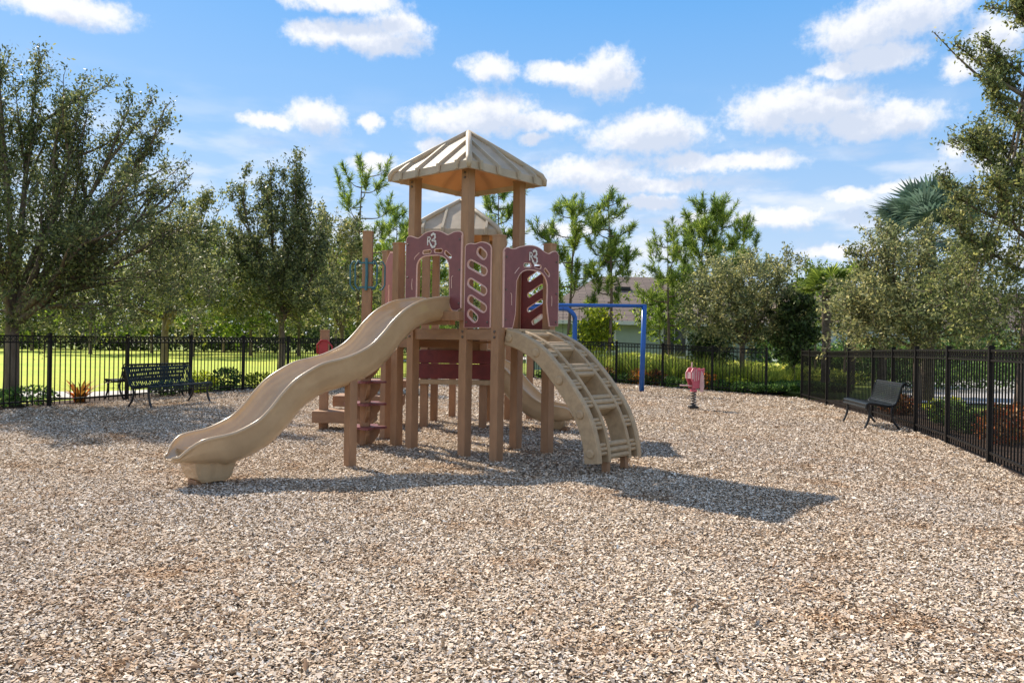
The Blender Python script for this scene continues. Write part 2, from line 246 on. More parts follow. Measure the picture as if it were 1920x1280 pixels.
class MB:
    """collects shapes in world metres, then links them as one mesh"""
    def __init__(s): s.v = []; s.f = []
    def add(s, v, f): b = len(s.v); s.v += [tuple(x) for x in v]; s.f += [tuple(i + b for i in t) for t in f]; return s
    def box(s, c, sx, sy, sz, ax=None, ay=None, ch=0.0):
        """centre c, full sizes, horizontal axes ax, ay; ch chamfers every edge"""
        ax = Vector(ax or (1, 0, 0)).normalized(); ay = Vector(ay).normalized() if ay else Vector((-ax.y, ax.x, 0)); az_ = ax.cross(ay).normalized(); c = Vector(c)
        if not ch:
            P = [c + ax * (sx / 2 * i) + ay * (sy / 2 * j) + az_ * (sz / 2 * k) for k in (-1, 1) for j in (-1, 1) for i in (-1, 1)]
            return s.add(P, [(0, 2, 3, 1), (4, 5, 7, 6), (0, 1, 5, 4), (2, 6, 7, 3), (0, 4, 6, 2), (1, 3, 7, 5)])
        bm = bmesh.new(); bmesh.ops.create_cube(bm, size=1)
        for v in bm.verts: v.co = Vector((v.co.x * sx, v.co.y * sy, v.co.z * sz))
        bmesh.ops.bevel(bm, geom=bm.edges[:], offset=ch, segments=2, affect='EDGES', profile=.6)
        V = [c + ax * v.co.x + ay * v.co.y + az_ * v.co.z for v in bm.verts]; Fc = [tuple(v.index for v in f.verts) for f in bm.faces]; bm.free(); return s.add(V, Fc)
    def tube(s, pts, r, n=8, cap=True):
        pts = [Vector(p) for p in pts]; k = len(pts); rr = r if isinstance(r, (list, tuple)) else [r] * k
        V = []; prevx = None
        for i, p in enumerate(pts):
            d = (pts[min(i + 1, k - 1)] - pts[max(i - 1, 0)]).normalized()
            if prevx is None: x = d.cross(Vector((0, 0, 1))); x = x if x.length > .05 else d.cross(Vector((1, 0, 0)))
            else: x = prevx - d * prevx.dot(d)
            x.normalize(); prevx = x; y = d.cross(x)
            V += [p + (x * math.cos(2 * math.pi * j / n) + y * math.sin(2 * math.pi * j / n)) * rr[i] for j in range(n)]
        Fc = [(i * n + j, i * n + (j + 1) % n, (i + 1) * n + (j + 1) % n, (i + 1) * n + j) for i in range(k - 1) for j in range(n)]
        if cap: Fc += [tuple(range(n))[::-1], tuple((k - 1) * n + j for j in range(n))]
        return s.add(V, Fc)
    def slab(s, loops, O, ax, az_, t0, t1):
        """outline with holes in the plane (O, ax, az_), from t0 to t1 along the normal"""
        O = Vector(O); ax = Vector(ax); az_ = Vector(az_); nrm = ax.cross(az_).normalized()
        flat = [p for lp in loops for p in lp]; tri = tessellate_polygon([[Vector((a, b, 0)) for a, b in lp] for lp in loops])
        V0 = [O + ax * a + az_ * b + nrm * t0 for a, b in flat]; V1 = [O + ax * a + az_ * b + nrm * t1 for a, b in flat]; n = len(flat)
        Fc = [tuple(t) for t in tri] + [tuple(i + n for i in reversed(t)) for t in tri]; b = 0
        for lp in loops:
            k = len(lp); Fc += [(b + i, b + (i + 1) % k, b + (i + 1) % k + n, b + i + n) for i in range(k)]; b += k
        return s.add(V0 + V1, Fc)
    def grid(s, rows, closed=False):
        n = len(rows[0]); V = [p for r_ in rows for p in r_]
        Fc = [(i * n + j, i * n + (j + 1) % n, (i + 1) * n + (j + 1) % n, (i + 1) * n + j) for i in range(len(rows) - 1) for j in range(n if closed else n - 1)]
        return s.add(V, Fc)
    def build(s, name, m, parent=None, origin=None, smooth=False, fix=True):
        me = bpy.data.meshes.new(name); me.from_pydata(s.v, [], s.f); me.update()
        if fix:
            bm = bmesh.new(); bm.from_mesh(me); bmesh.ops.recalc_face_normals(bm, faces=bm.faces); bm.to_mesh(me); bm.free()
        return link(name, me, m, parent, origin, smooth)
def np_link(name, V, Fq, m, parent=None, origin=None, smooth=False):
    V = np.asarray(V, dtype=np.float32).reshape(-1, 3); Fq = np.asarray(Fq, dtype=np.int32); k = Fq.shape[1]
    me = bpy.data.meshes.new(name); me.vertices.add(len(V)); me.vertices.foreach_set('co', V.ravel())
    me.loops.add(Fq.size); me.loops.foreach_set('vertex_index', Fq.ravel()); me.polygons.add(len(Fq)); me.polygons.foreach_set('loop_start', np.arange(0, Fq.size, k, dtype=np.int32))
    me.update(calc_edges=True)
    return link(name, me, m, parent, origin, smooth)
def catmull(P, n):
    """P: list of tuples -> n interpolated samples"""
    P = np.array(P, float); Q = np.vstack([2 * P[0] - P[1], P, 2 * P[-1] - P[-2]]); d = np.r_[0, np.cumsum(np.linalg.norm(np.diff(P, axis=0), axis=1))]; out = []
    for s_ in np.linspace(0, d[-1], n):
        i = min(max(np.searchsorted(d, s_, 'right') - 1, 0), len(P) - 2); t = (s_ - d[i]) / max(d[i + 1] - d[i], 1e-9); a, b, c, e = Q[i], Q[i + 1], Q[i + 2], Q[i + 3]
        out.append(.5 * (2 * b + (c - a) * t + (2 * a - 5 * b + 4 * c - e) * t * t + (3 * b - a - 3 * c + e) * t ** 3))
    return np.array(out)
Z = Vector((0, 0, 1))

# ------------------------------------------------------------------ ground
def gz(x, y):
    return -.13 * math.exp(-((x - 9) ** 2 / 30 + (y - 22) ** 2 / 50)) + .07 * math.exp(-((x - 3) ** 2 / 20 + (y - 28) ** 2 / 20)) - .03 * math.exp(-((x + 9) ** 2 / 8 + (y - 15) ** 2 / 20))
def sheet(name, poly, m, off, kind='structure', cut=2.0):
    bm = bmesh.new(); vs_ = [bm.verts.new((x, y, 0)) for x, y in poly]
    for t in tessellate_polygon([[Vector((x, y, 0)) for x, y in poly]]):
        bm.faces.new([vs_[i] for i in t])
    for a, lo_, hi_ in ((0, -16, 24), (1, 6, 42)):
        c = lo_
        while c <= hi_:
            nrm = [0, 0, 0]; nrm[a] = 1; co = [0, 0, 0]; co[a] = c
            bmesh.ops.bisect_plane(bm, geom=bm.verts[:] + bm.edges[:] + bm.faces[:], plane_co=co, plane_no=nrm); c += cut
    for v in bm.verts: v.co.z = gz(v.co.x, v.co.y) + off
    bmesh.ops.recalc_face_normals(bm, faces=bm.faces)
    me = bpy.data.meshes.new(name); bm.to_mesh(me); bm.free()
    if me.polygons and me.polygons[0].normal.z < 0: me.flip_normals()
    return tag(link(name, me, m), kind=kind)
S = 2500
sheet('ground', [(-S, -S), (S, -S), (S, S), (-S, S)], M['soil'], -.075)
LF = [(-9.08 + .677 * i, 15.2 + 1.705 * i) for i in range(-2, 9)]                 # left fence posts
CF = [(.81, 28.45), (2.19, 27.43), (3.58, 26.45), (4.97, 25.46), (6.35, 24.48), (7.74, 23.5)]
RF0 = [(4.46, 4.35), (4.94, 6.1), (5.42, 7.85), (5.92, 9.55), (6.37, 11.28), (6.7, 12.8), (6.98, 14.15), (7.2, 15.4), (7.45, 17.1), (7.65, 18.75), (7.75, 20.1), (7.84, 20.87)]
RF = [(x * (1 + .08 * max(0, y - 9.55) / 11.3), y * (1 + .08 * max(0, y - 9.55) / 11.3)) for x, y in RF0]
NOR = [(-3.66 + (.81 + 3.66) * i / 3, 28.84 + (28.45 - 28.84) * i / 3) for i in range(4)]
PLAY = [(-13.1, 4.97)] + LF + CF + RF[::-1] + [(4.4, 4.0), (4.4, -5), (-13.1, -5)]
sheet('mulch_bed', PLAY, M['mulch'], 0.0)
sheet('lawn', [(-90, 6), (-14.6, 6), (-10.6, 15.0), (-5.2, 27.5), (-3, 36), (-1, 52), (6, 82), (-110, 82)], M['lawn'], -.045)
def offset(line, d):
    out = []
    for i, (x, y) in enumerate(line):
        a = Vector(line[max(i - 1, 0)]); b = Vector(line[min(i + 1, len(line) - 1)]); t = (b - a).normalized(); out.append((x - t.y * d, y + t.x * d))
    return out
sheet('planting_bed', [(-13.1, 4.97)] + LF + offset([(-13.1, 4.97)] + LF, 1.3)[::-1], M['mulch_dark'], -.025)
sheet('planting_bed', NOR[:1] + CF + offset(NOR[:1] + CF, 3.0)[::-1], M['mulch_dark'], -.02)
sheet('planting_bed', RF + offset(RF, -2.6)[::-1], M['mulch_dark'], -.015)
sheet('path', [(-16, 16.9), (-9.6, 17.6), (-8.6, 19.5), (-8.2, 21), (-9.0, 21.2), (-9.8, 20.0), (-10.6, 19.3), (-16, 18.7)], M['concrete'], -.01)
sheet('path', [(-6.5, 50), (2, 62), (4, 76), (-4, 76), (-3, 64), (-8, 53)], M['concrete'], -.01)
sheet('road', [(11.2, 22), (40, 12), (120, 14), (120, 60), (40, 52), (17, 34)], M['concrete'], -.035)

def inside(px, py, poly):
    c = np.zeros(len(px), bool); j = len(poly) - 1
    for i in range(len(poly)):
        xi, yi = poly[i]; xj, yj = poly[j]; cond = ((yi > py) != (yj > py)) & (px < (xj - xi) * (py - yi) / (yj - yi + 1e-12) + xi); c ^= cond; j = i
    return c
rg = np.random.default_rng(5)
def chips():
    Vs = []
    for y0, y1, dens, sz in ((2.6, 5, 15000, .95), (5, 8, 9000, 1.0), (8, 12.5, 4200, 1.2), (12.5, 18, 1900, 1.5), (18, 29, 800, 2.1)):
        w0 = .70 * y1 + 1.3; n = int((y1 - y0) * 2 * w0 * dens); x = rg.uniform(-w0, w0, n); y = rg.uniform(y0, y1, n)
        k = (np.abs(x) < .69 * y + 1.2) & inside(x, y, PLAY); x = x[k]; y = y[k]; n = len(x)
        ln = rg.gamma(4, .0037, n).clip(.006, .05) * sz * .5; wd = ln * rg.uniform(.22, .55, n) + .0015; a = rg.uniform(0, 2 * np.pi, n)
        tl = rg.normal(0, .26, n); rl = rg.normal(0, .30, n)
        z = np.array([gz(a_, b_) for a_, b_ in zip(x, y)]) + .006 + rg.uniform(0, .013, n) * sz
        d = np.stack([np.cos(a) * np.cos(tl), np.sin(a) * np.cos(tl), np.sin(tl)], 1); s_ = np.stack([-np.sin(a) * np.cos(rl), np.cos(a) * np.cos(rl), np.sin(rl)], 1)
        c = np.stack([x, y, z + np.abs(np.sin(tl)) * ln * .7], 1)
        q_ = []
        for i, j in ((-1, -1), (1, -1), (1, 1), (-1, 1)):
            q_.append(c + d * (ln * i * rg.uniform(.72, 1.08, n))[:, None] + s_ * (wd * j * rg.uniform(.55, 1.1, n))[:, None])
        Vs.append(np.stack(q_, 1).reshape(-1, 3))
    V = np.concatenate(Vs); n = len(V) // 4
    o = np_link('wood_chips', V, np.arange(n * 4).reshape(-1, 4), M['chips']); tag(o, 'loose tan and grey wood chips covering the play area', 'wood chips', kind='stuff')
chips()
def bark():
    n = 170; y = rg.uniform(2.9, 13, n) ** 1.0; x = rg.uniform(-1, 1, n) * .68 * y; a = rg.uniform(0, 6.28, n); ln = rg.uniform(.02, .065, n); wd = rg.uniform(.004, .011, n); V = []; Fq = []
    for i in range(n):
        d = np.array([math.cos(a[i]), math.sin(a[i]), rg.normal(0, .12)]); s_ = np.array([-d[1], d[0], 0]); c = np.array([x[i], y[i], .034]); b = len(V)
        for k in (-1, 0, 1):
            w = wd[i] * (1 if k == 0 else .5)
            V += [c + d * ln[i] * k - s_ * w, c + d * ln[i] * k + [0, 0, w * .9], c + d * ln[i] * k + s_ * w]
        for k in (0, 3): Fq += [[b + k, b + k + 1, b + k + 4, b + k + 3], [b + k + 1, b + k + 2, b + k + 5, b + k + 4]]
    o = np_link('bark_shreds', np.array(V), np.array(Fq), mat('bark_shred', (.06, .035, .022), .9, (.22, .12, .06), 3)); tag(o, 'dark shreds of bark and twigs lying on the wood chips', 'bark', kind='stuff')
bark()

# ------------------------------------------------------------------ fences
def fence(line, label, h=1.40, ph=None):
    root = thing('metal_fence', (line[0][0], line[0][1], gz(*line[0])), label, 'fence')
    for i, (x, y) in enumerate(line):
        z0 = gz(x, y); nx = line[min(i + 1, len(line) - 1)]; pv = line[max(i - 1, 0)]; t = Vector((nx[0] - pv[0], nx[1] - pv[1], 0)).normalized()
        m = MB(); m.box((x, y, z0 + h / 2 + .01), .062, .062, h + .02, t); m.box((x, y, z0 + h + .03), .078, .078, .02, t); m.box((x, y, z0 + h + .047), .05, .05, .014, t)
        m.build('post', M['fence'], root, (x, y, z0))
        if i == len(line) - 1: break
        a = Vector((x, y, z0)); b = Vector((nx[0], nx[1], gz(*nx))); d = b - a; Ln = Vector((d.x, d.y, 0)).length; t = Vector((d.x, d.y, 0)).normalized(); sl = d.z / Ln; m = MB()
        tt = Vector((t.x, t.y, sl)).normalized(); side = Vector((-t.y, t.x, 0))
        for rz, rh in ((h - .015, .030), (h - .135, .028), (.13, .03)): m.box((a + b) / 2 + Z * rz, Ln - .06, .034, rh, tt, side)
        n = max(3, round(Ln / .112)); st = Ln / n
        for k in range(1, n):
            c = a + t * (st * k) + Z * (sl * st * k); m.box(c + Z * ((h - .03 + .045) / 2), .016, .016, h - .075, t)
        for k in range(n):
            c = a + t * (st * (k + .5)) + Z * (sl * st * (k + .5) + h - .075); rr = .040
            V = []; Fc = []
            for j in range(10):
                an = 2 * math.pi * j / 10
                for r_, o_ in ((rr, -.006), (rr, .006), (rr - .011, .006), (rr - .011, -.006)): V.append(c + t * (math.cos(an) * r_) + Z * (math.sin(an) * r_) + side * o_)
            for j in range(10):
                for q_ in range(4): Fc.append((j * 4 + q_, j * 4 + (q_ + 1) % 4, ((j + 1) % 10) * 4 + (q_ + 1) % 4, ((j + 1) % 10) * 4 + q_))
            m.add(V, Fc)
        m.build('picket_panel', M['fence'], root, (a + b) / 2, fix=False)
    return root
fence(LF, 'black picket fence between the bright lawn and the dark green bench')
fence(NOR + CF[1:], 'black picket fence behind the swing frame and the spring rider')
fence(RF, 'black picket fence behind the charcoal bench on the side of the road')

# ------------------------------------------------------------------ play structure
p = Vector((.755, -.656, 0)).normalized(); q = Vector((.656, .755, 0)).normalized()
PB = Vector((-.557, 9.338, 0)); W1 = .95
PA = PB - p * W1; PN = PB + p * .52; PC = PB + q * W1; PE = PN + q * W1; PD = PA + q * W1
play = thing('play_structure', (PB + PD) / 2, 'brown and tan playground tower set with roofed towers, wavy slide and arched climber', 'play structure')
PW = .118
def post(x, y, z1, ax, name='post', w=PW, z0=-.05, label=None):
    m = MB(); m.box((x, y, (z0 + z1) / 2), w, w, z1 - z0, ax, ch=.007); m.box((x, y, z1 + .004), w + .010, w + .010, .022, ax, ch=.004)
    o = m.build(name, M['post'], play, (x, y, 0)); 
    if label: o['label'] = label
    return o
for P_ in (PA, PB, PC, PD): post(P_.x, P_.y, 3.47, p)
for P_ in (PN, PE): post(P_.x, P_.y, 2.62, p)
post(-1.507, 10.19, 2.66, p); post(-1.761, 10.87, 2.63, p)
# second tower, turned 45 degrees
T2 = Vector((-.89, 12.87, 0)); f1 = Vector((.998, -.07, 0)).normalized(); f2 = Vector((.07, .998, 0)).normalized(); W2 = .475
T2P = [T2 + f1 * (a * W2) + f2 * (b * W2) for a, b in ((-1, -1), (1, -1), (1, 1), (-1, 1))]
for P_ in T2P: post(P_.x, P_.y, 3.10, f1)
post(-.06, 13.7, 2.1, f1); post(.33, 13.9, 1.9, f1); post(-1.07, 14.1, 1.1, f1)
# roofs
def roof(center, e1, e2, z0, label):
    c = Vector((center.x, center.y, 0)); H = .70; ap = z0 + .60
    def P3(a, b, z): return c + e1 * a + e2 * b + Z * z
    cs = [(-1, -1), (1, -1), (1, 1), (-1, 1)]; m = MB()
    out_b = [P3(a * H, b * H, z0 - .06) for a, b in cs]; out_t = [P3(a * (H - .012), b * (H - .012), z0 + .035) for a, b in cs]
    in_b = [P3(a * (H - .035), b * (H - .035), z0 - .06) for a, b in cs]; in_t = [P3(a * (H - .06), b * (H - .06), z0 + .0) for a, b in cs]
    V = out_b + out_t + in_b + in_t + [P3(0, 0, ap), P3(0, 0, ap - .06)]; Fc = []
    for i in range(4):
        j = (i + 1) % 4; Fc += [(i, j, 4 + j, 4 + i), (i, 8 + i, 8 + j, j), (8 + i, 12 + i, 12 + j, 8 + j), (4 + i, 4 + j, 16)]
    m.add(V, Fc); rf = m.build('roof', M['roof'], play, c + Z * z0); rf['label'] = label
    lm = MB(); lm.add([v - Z * .003 for v in in_t] + [V[17]], [(0, 4, 1), (1, 4, 2), (2, 4, 3), (3, 4, 0)]); lm.build('glow_tinted_underside', M['glow_tint'], rf)
    for i in range(4):
        a, b = cs[i]; a2, b2 = cs[(i + 1) % 4]; mid = Vector(((a + a2) / 2, (b + b2) / 2)); tv = Vector(((a2 - a) / 2, (b2 - b) / 2))
        for k in (-.72, -.27, .27, .72):
            # rib follows the fall line from the eave up to the hip
            s0 = Vector((mid.x * H + tv.x * k * H, mid.y * H + tv.y * k * H)); frac = abs(k); s1 = Vector((mid.x * H * frac + tv.x * k * H, mid.y * H * frac + tv.y * k * H))
            zz = lambda w: z0 + .035 + (ap - z0 - .035) * (1 - w)
            A_ = P3(s0.x, s0.y, zz(1)); B_ = P3(s1.x, s1.y, zz(frac)); dr = (B_ - A_).normalized(); sd_ = (e1 * tv.x + e2 * tv.y).normalized(); up_ = sd_.cross(dr).normalized(); up_ = up_ if up_.z > 0 else -up_
            r_ = MB(); w = .024; hh = .030
            sec = lambda P_, s_: [P_ + sd_ * -w * 1.2 - up_ * .01, P_ + sd_ * -w * .8 + up_ * hh * s_, P_ + sd_ * w * .8 + up_ * hh * s_, P_ + sd_ * w * 1.2 - up_ * .01]
            rows = [sec(A_ - dr * .012, .9), sec(A_ + dr * .03, 1), sec(B_, 1)]
            tab = A_ - dr * .012; n_ = Vector((0, 0, -1)); outn = (e1 * mid.x + e2 * mid.y).normalized()
            low = [tab + sd_ * -w * 1.1 + n_ * .085, tab + sd_ * -w * .8 + n_ * .085 + outn * .02, tab + sd_ * w * .8 + n_ * .085 + outn * .02, tab + sd_ * w * 1.1 + n_ * .085]
            r_.grid([low] + rows, closed=True); r_.add(low, [(0, 1, 2, 3)]); r_.build('seam_rib', M['roof'], rf)
        r_ = MB(); cn = P3(a * (H + .006), b * (H + .006), z0 + .03); tp = P3(0, 0, ap + .005); r_.tube([cn - Z * .088, cn - Z * .02, cn.lerp(tp, .04) + Z * .012, cn.lerp(tp, .5) + Z * .012, tp + Z * .0], [.026, .034, .04, .04, .036], 10)
        r_.build('hip_cap', M['roof'], rf, smooth=True)
    return rf
cT1 = (PA + PC) / 2
roof(cT1, p, q, 3.485, 'taller tan ribbed roof of the front tower')
roof(T2, f1, f2, 3.125, 'lower tan ribbed roof of the rear tower')
# decks and beams
def beam(a, b, z0, z1, off=0, w=.05, m='beam', name='deck_beam', nrm=None, trim=0.055):
    d = (b - a); t = d.normalized(); a = a + t * trim; b = b - t * trim; c = (a + b) / 2 + Z * ((z0 + z1) / 2) + (nrm * off if nrm else Vector())
    mb = MB(); mb.box(c, (b - a).length, w, z1 - z0, t, ch=.005); return mb.build(name, M[m], play, c)
def deck(pts, z, th=.03, name='deck'):
    c = sum(pts, Vector()) / len(pts); pts = [P_ + (c - P_).normalized() * .02 for P_ in pts]; mb = MB(); n = len(pts)
    mb.add([P_ + Z * (z - th) for P_ in pts] + [P_ + Z * z for P_ in pts], [tuple(range(n))[::-1], tuple(range(n, 2 * n))] + [(i, (i + 1) % n, n + (i + 1) % n, n + i) for i in range(n)])
    return mb.build(name, M['beam'], play, c + Z * z)
deck([PA, PB, PC, PD], 1.53); deck([PB, PN, PE, PC], 1.53)
for a, b in ((PA, PB), (PB, PN), (PN, PE), (PE, PC), (PC, PD), (PD, PA), (PB, PC)): beam(a, b, 1.41, 1.545)
mb = MB(); c_ = (PB + PN) / 2 - q * .03 + Z * 1.475; mb.box(c_, .50, .05, .125, p, ch=.004); mb.build('deck_beam', M['beam'], play, c_)
P1 = Vector((-1.761, 10.87, 0)); P2 = Vector((-1.507, 10.19, 0))
deck([P2, PA, PD, P1], 1.42)
for a, b in ((P2, PA), (P1, P2), (PD, P1)): beam(a, b, 1.30, 1.41)
# rear tower deck, riser panels
deck(T2P, .92); 
for i in (1, 2, 3): beam(T2P[i], T2P[(i + 1) % 4], .78, .90)
beam(T2P[0], T2P[1], 1.24, 1.395); beam(T2P[3], T2P[0], 1.24, 1.395); deck([PD, PC, T2P[1], T2P[0]], 1.40)
beam(T2P[0], T2P[1], 1.035, 1.245, -.07, .03, 'red', 'riser_panel', f2, -.22); beam(T2P[0], T2P[1], .79, 1.03, -.08, .03, 'red', 'riser_panel', f2, -.22)
beam(T2P[0], T2P[1], .70, .775, -.06, .09, 'climber', 'riser_panel', f2, -.2)
for i in (1, 2): beam(T2P[i], T2P[(i + 1) % 4], 2.85, 3.03, 0, .04)
# two-colour plastic panels with a pale routed edge
def rnd(P_, n=64): return [tuple(x) for x in catmull(P_, n)]
def capsule(x0, z0, x1, z1, r, n=7):
    a = math.atan2(z1 - z0, x1 - x0); L_ = [(x1 + r * math.cos(a - math.pi / 2 + math.pi * i / n), z1 + r * math.sin(a - math.pi / 2 + math.pi * i / n)) for i in range(n + 1)]
    return L_ + [(x0 + r * math.cos(a + math.pi / 2 + math.pi * i / n), z0 + r * math.sin(a + math.pi / 2 + math.pi * i / n)) for i in range(n + 1)]
def grow(loop, d):
    n = len(loop); area = sum(loop[i][0] * loop[(i + 1) % n][1] - loop[(i + 1) % n][0] * loop[i][1] for i in range(n)); sgn = 1 if area > 0 else -1; out = []
    for i in range(n):
        a = Vector(loop[i - 1]); b = Vector(loop[(i + 1) % n]); t = (b - a)
        t = t.normalized() if t.length > 1e-9 else Vector((1, 0)); out.append((loop[i][0] + t.y * d * sgn, loop[i][1] - t.x * d * sgn))
    return out
def panel(name, outer, holes, O, ax, nrm, label, m='burgundy'):
    """nrm: outward side. Skin on both faces, pale core showing along every edge"""
    th = .019; ax = Vector(ax); sg = 1 if ax.cross(Z).dot(nrm) > 0 else -1
    sk = MB()
    for t0, t1 in ((th / 2 - .004, th / 2), (-th / 2, -th / 2 + .004)): sk.slab([outer] + [grow(h_, .008) for h_ in holes], O, ax, Z, t0 * sg, t1 * sg)
    o = sk.build(name, M[m], play, Vector(O) + Z * 1.55, fix=False); o['label'] = label
    co = MB(); co.slab([grow(outer, .010)] + holes, O, ax, Z, -th / 2 + .0015, th / 2 - .0015)
    co.build('panel_core', M['core'], o, fix=False)
    return o
def emblem(O, ax, nrm, cx_, cz, s, parent):
    """white emblem: small R beside a big knobbly 3, side by side"""
    mb = MB(); O = Vector(O) + nrm * .014
    def stroke(P_, w, bead=False, n=26):
        pts = catmull(P_, n)
        for i in range(len(pts) - 1):
            a = Vector((pts[i][0], pts[i][1])); b = Vector((pts[i + 1][0], pts[i + 1][1])); t = (b - a).normalized(); nn = Vector((-t.y, t.x)) * w / 2
            loop = [(a - t * w * .2 + nn), (a - t * w * .2 - nn), (b + t * w * .2 - nn), (b + t * w * .2 + nn)]
            mb.slab([[(cx_ + v.x * s, cz + v.y * s) for v in loop]], O, ax, Z, -.002, .003 + (i % 2) * .0006)
        if bead:
            for i in range(1, len(pts), 4): mb.slab([[(cx_ + s * (pts[i][0] + w * .85 * math.cos(k * math.pi / 4)), cz + s * (pts[i][1] + w * .85 * math.sin(k * math.pi / 4))) for k in range(8)]], O, ax, Z, -.002, .005)
    stroke([(-.95, -.62), (-.95, 0), (-.95, .62)], .20, n=4); stroke([(-.95, .55), (-.55, .56), (-.36, .30), (-.55, .03), (-.9, .0)], .19, n=14); stroke([(-.62, 0), (-.40, -.32), (-.27, -.62)], .20, n=5)
    stroke([(-.12, .78), (.18, 1.0), (.58, .88), (.66, .45), (.40, .12), (.12, .04)], .24, True, 22); stroke([(.28, .04), (.70, -.12), (.82, -.58), (.52, -.98), (.10, -.98), (-.16, -.70)], .24, True, 22)
    return mb.build('emblem', M['white'], parent, fix=False)
def trimline(P_, O, ax, nrm, parent, r=.005, n=14):
    mb = MB(); pts = catmull(P_, n); mb.tube([Vector(O) + ax * a + Z * b + nrm * .009 for a, b in pts], r, 6); return mb.build('handhold_groove', M['core'], parent)
# arch panel over the slide
O = PA - q * .068
ab_outer = [(.925, 1.79), (.932, 2.671)] + rnd([(.925, 2.695), (.882, 2.712), (.80, 2.712), (.73, 2.692), (.682, 2.684), (.62, 2.712), (.54, 2.742), (.458, 2.752), (.37, 2.752), (.276, 2.738), (.2, 2.70), (.146, 2.683), (.08, 2.70), (.0, 2.722), (-.05, 2.715)], 30) + \
    [(-.072, 2.686), (-.074, 1.62), (.121, 1.62), (.123, 2.30)] + rnd([(.129, 2.36), (.17, 2.42), (.252, 2.455), (.34, 2.462), (.435, 2.460), (.53, 2.455), (.62, 2.43), (.69, 2.38), (.722, 2.311)], 16) + [(.73, 2.1), (.733, 1.90)] + rnd([(.737, 1.853), (.76, 1.80), (.797, 1.77)], 5) + [(.86, 1.765)]
ab = panel('entry_panel', ab_outer, [capsule(.262, 2.502, .372, 2.506, .021), capsule(.472, 2.508, .572, 2.504, .021), capsule(.655, 2.475, .735, 2.418, .021)], O, p, -q, 'burgundy arch panel above the slide with a white emblem')
emblem(O, p, -q, .415, 2.638, .082, ab)
for P_ in ([(.089, 2.419), (.10, 2.45), (.181, 2.503)], [(.052, 2.181), (.045, 2.11), (.052, 2.038)], [(.79, 2.185), (.766, 2.167), (.765, 2.1), (.769, 2.035)], [(.925, 2.665), (.925, 2.2), (.925, 1.80)]): trimline(P_, O, p, -q, ab)
# slotted panel
O = PB - q * .068
bn_outer = [(.045, 1.56), (.045, 2.52)] + rnd([(.06, 2.54), (.124, 2.552), (.2, 2.541), (.295, 2.556), (.38, 2.54), (.44, 2.51)], 14) + [(.455, 2.48), (.455, 1.56)]
bn = panel('slotted_panel', bn_outer, [capsule(.285, 2.45, .345, 2.405, .042), capsule(.135, 2.310, .352, 2.215, .042), capsule(.14, 2.09, .352, 1.985, .042), capsule(.145, 1.89, .352, 1.785, .042), capsule(.145, 1.72, .215, 1.67, .042)], O, p, -q, 'burgundy panel with slanted slots between two posts')
for (a, b, c, d) in ((.285, 2.45, .345, 2.405), (.135, 2.310, .352, 2.215), (.14, 2.09, .352, 1.985), (.145, 1.89, .352, 1.785), (.145, 1.72, .215, 1.67)):
    cp = capsule(a, b, c, d, .056); mb = MB(); mb.tube([O + p * x + Z * z_ - q * .009 for x, z_ in cp + cp[:1]], .0038, 5, False); mb.build('slot_rim', M['core'], bn)
# arch panel over the climber
O = PN + p * .068
ne_outer = [(.01, 1.56), (.0, 2.43)] + rnd([(.01, 2.46), (.054, 2.489), (.13, 2.478), (.203, 2.487), (.28, 2.515), (.354, 2.532), (.45, 2.55), (.541, 2.554), (.61, 2.547), (.67, 2.531), (.75, 2.50), (.836, 2.486), (.89, 2.51), (.952, 2.53), (1.0, 2.52)], 30) + \
    [(1.03, 2.49), (1.035, 1.60), (.875, 1.60), (.84, 1.75)] + rnd([(.819, 1.88), (.825, 2.02), (.815, 2.13), (.76, 2.21), (.677, 2.258), (.56, 2.27), (.453, 2.268), (.36, 2.25), (.28, 2.20), (.222, 2.112)], 18) + [(.215, 1.9), (.213, 1.76)] + rnd([(.207, 1.71), (.185, 1.63), (.165, 1.56)], 5)
ne = panel('climber_panel', ne_outer, [capsule(.375, 2.312, .470, 2.318, .021), capsule(.575, 2.320, .665, 2.316, .021), capsule(.765, 2.285, .835, 2.232, .021)], O, q, p, 'burgundy arch panel above the arched climber with a white emblem')
emblem(O, q, p, .53, 2.425, .078, ne)
for P_ in ([(.19, 2.199), (.22, 2.23), (.27, 2.276)], [(.12, 1.965), (.141, 1.95), (.14, 1.89), (.144, 1.824)], [(.899, 1.972), (.905, 1.91), (.902, 1.848)], [(.008, 2.44), (.008, 2.0), (.012, 1.57)]): trimline(P_, O, q, p, ne)
O = PC + q * .0 + p * .0
rp_ = panel('slotted_panel', [(.065, 1.56), (.065, 2.36), (.455, 2.36), (.455, 1.56)], [capsule(.20, 2.20, .37, 2.29, .03), capsule(.20, 2.00, .40, 2.10, .03), capsule(.20, 1.81, .40, 1.91, .03), capsule(.28, 1.65, .40, 1.72, .03)], O, p, q, 'dark red slotted panel at the back of the climber deck', 'red')
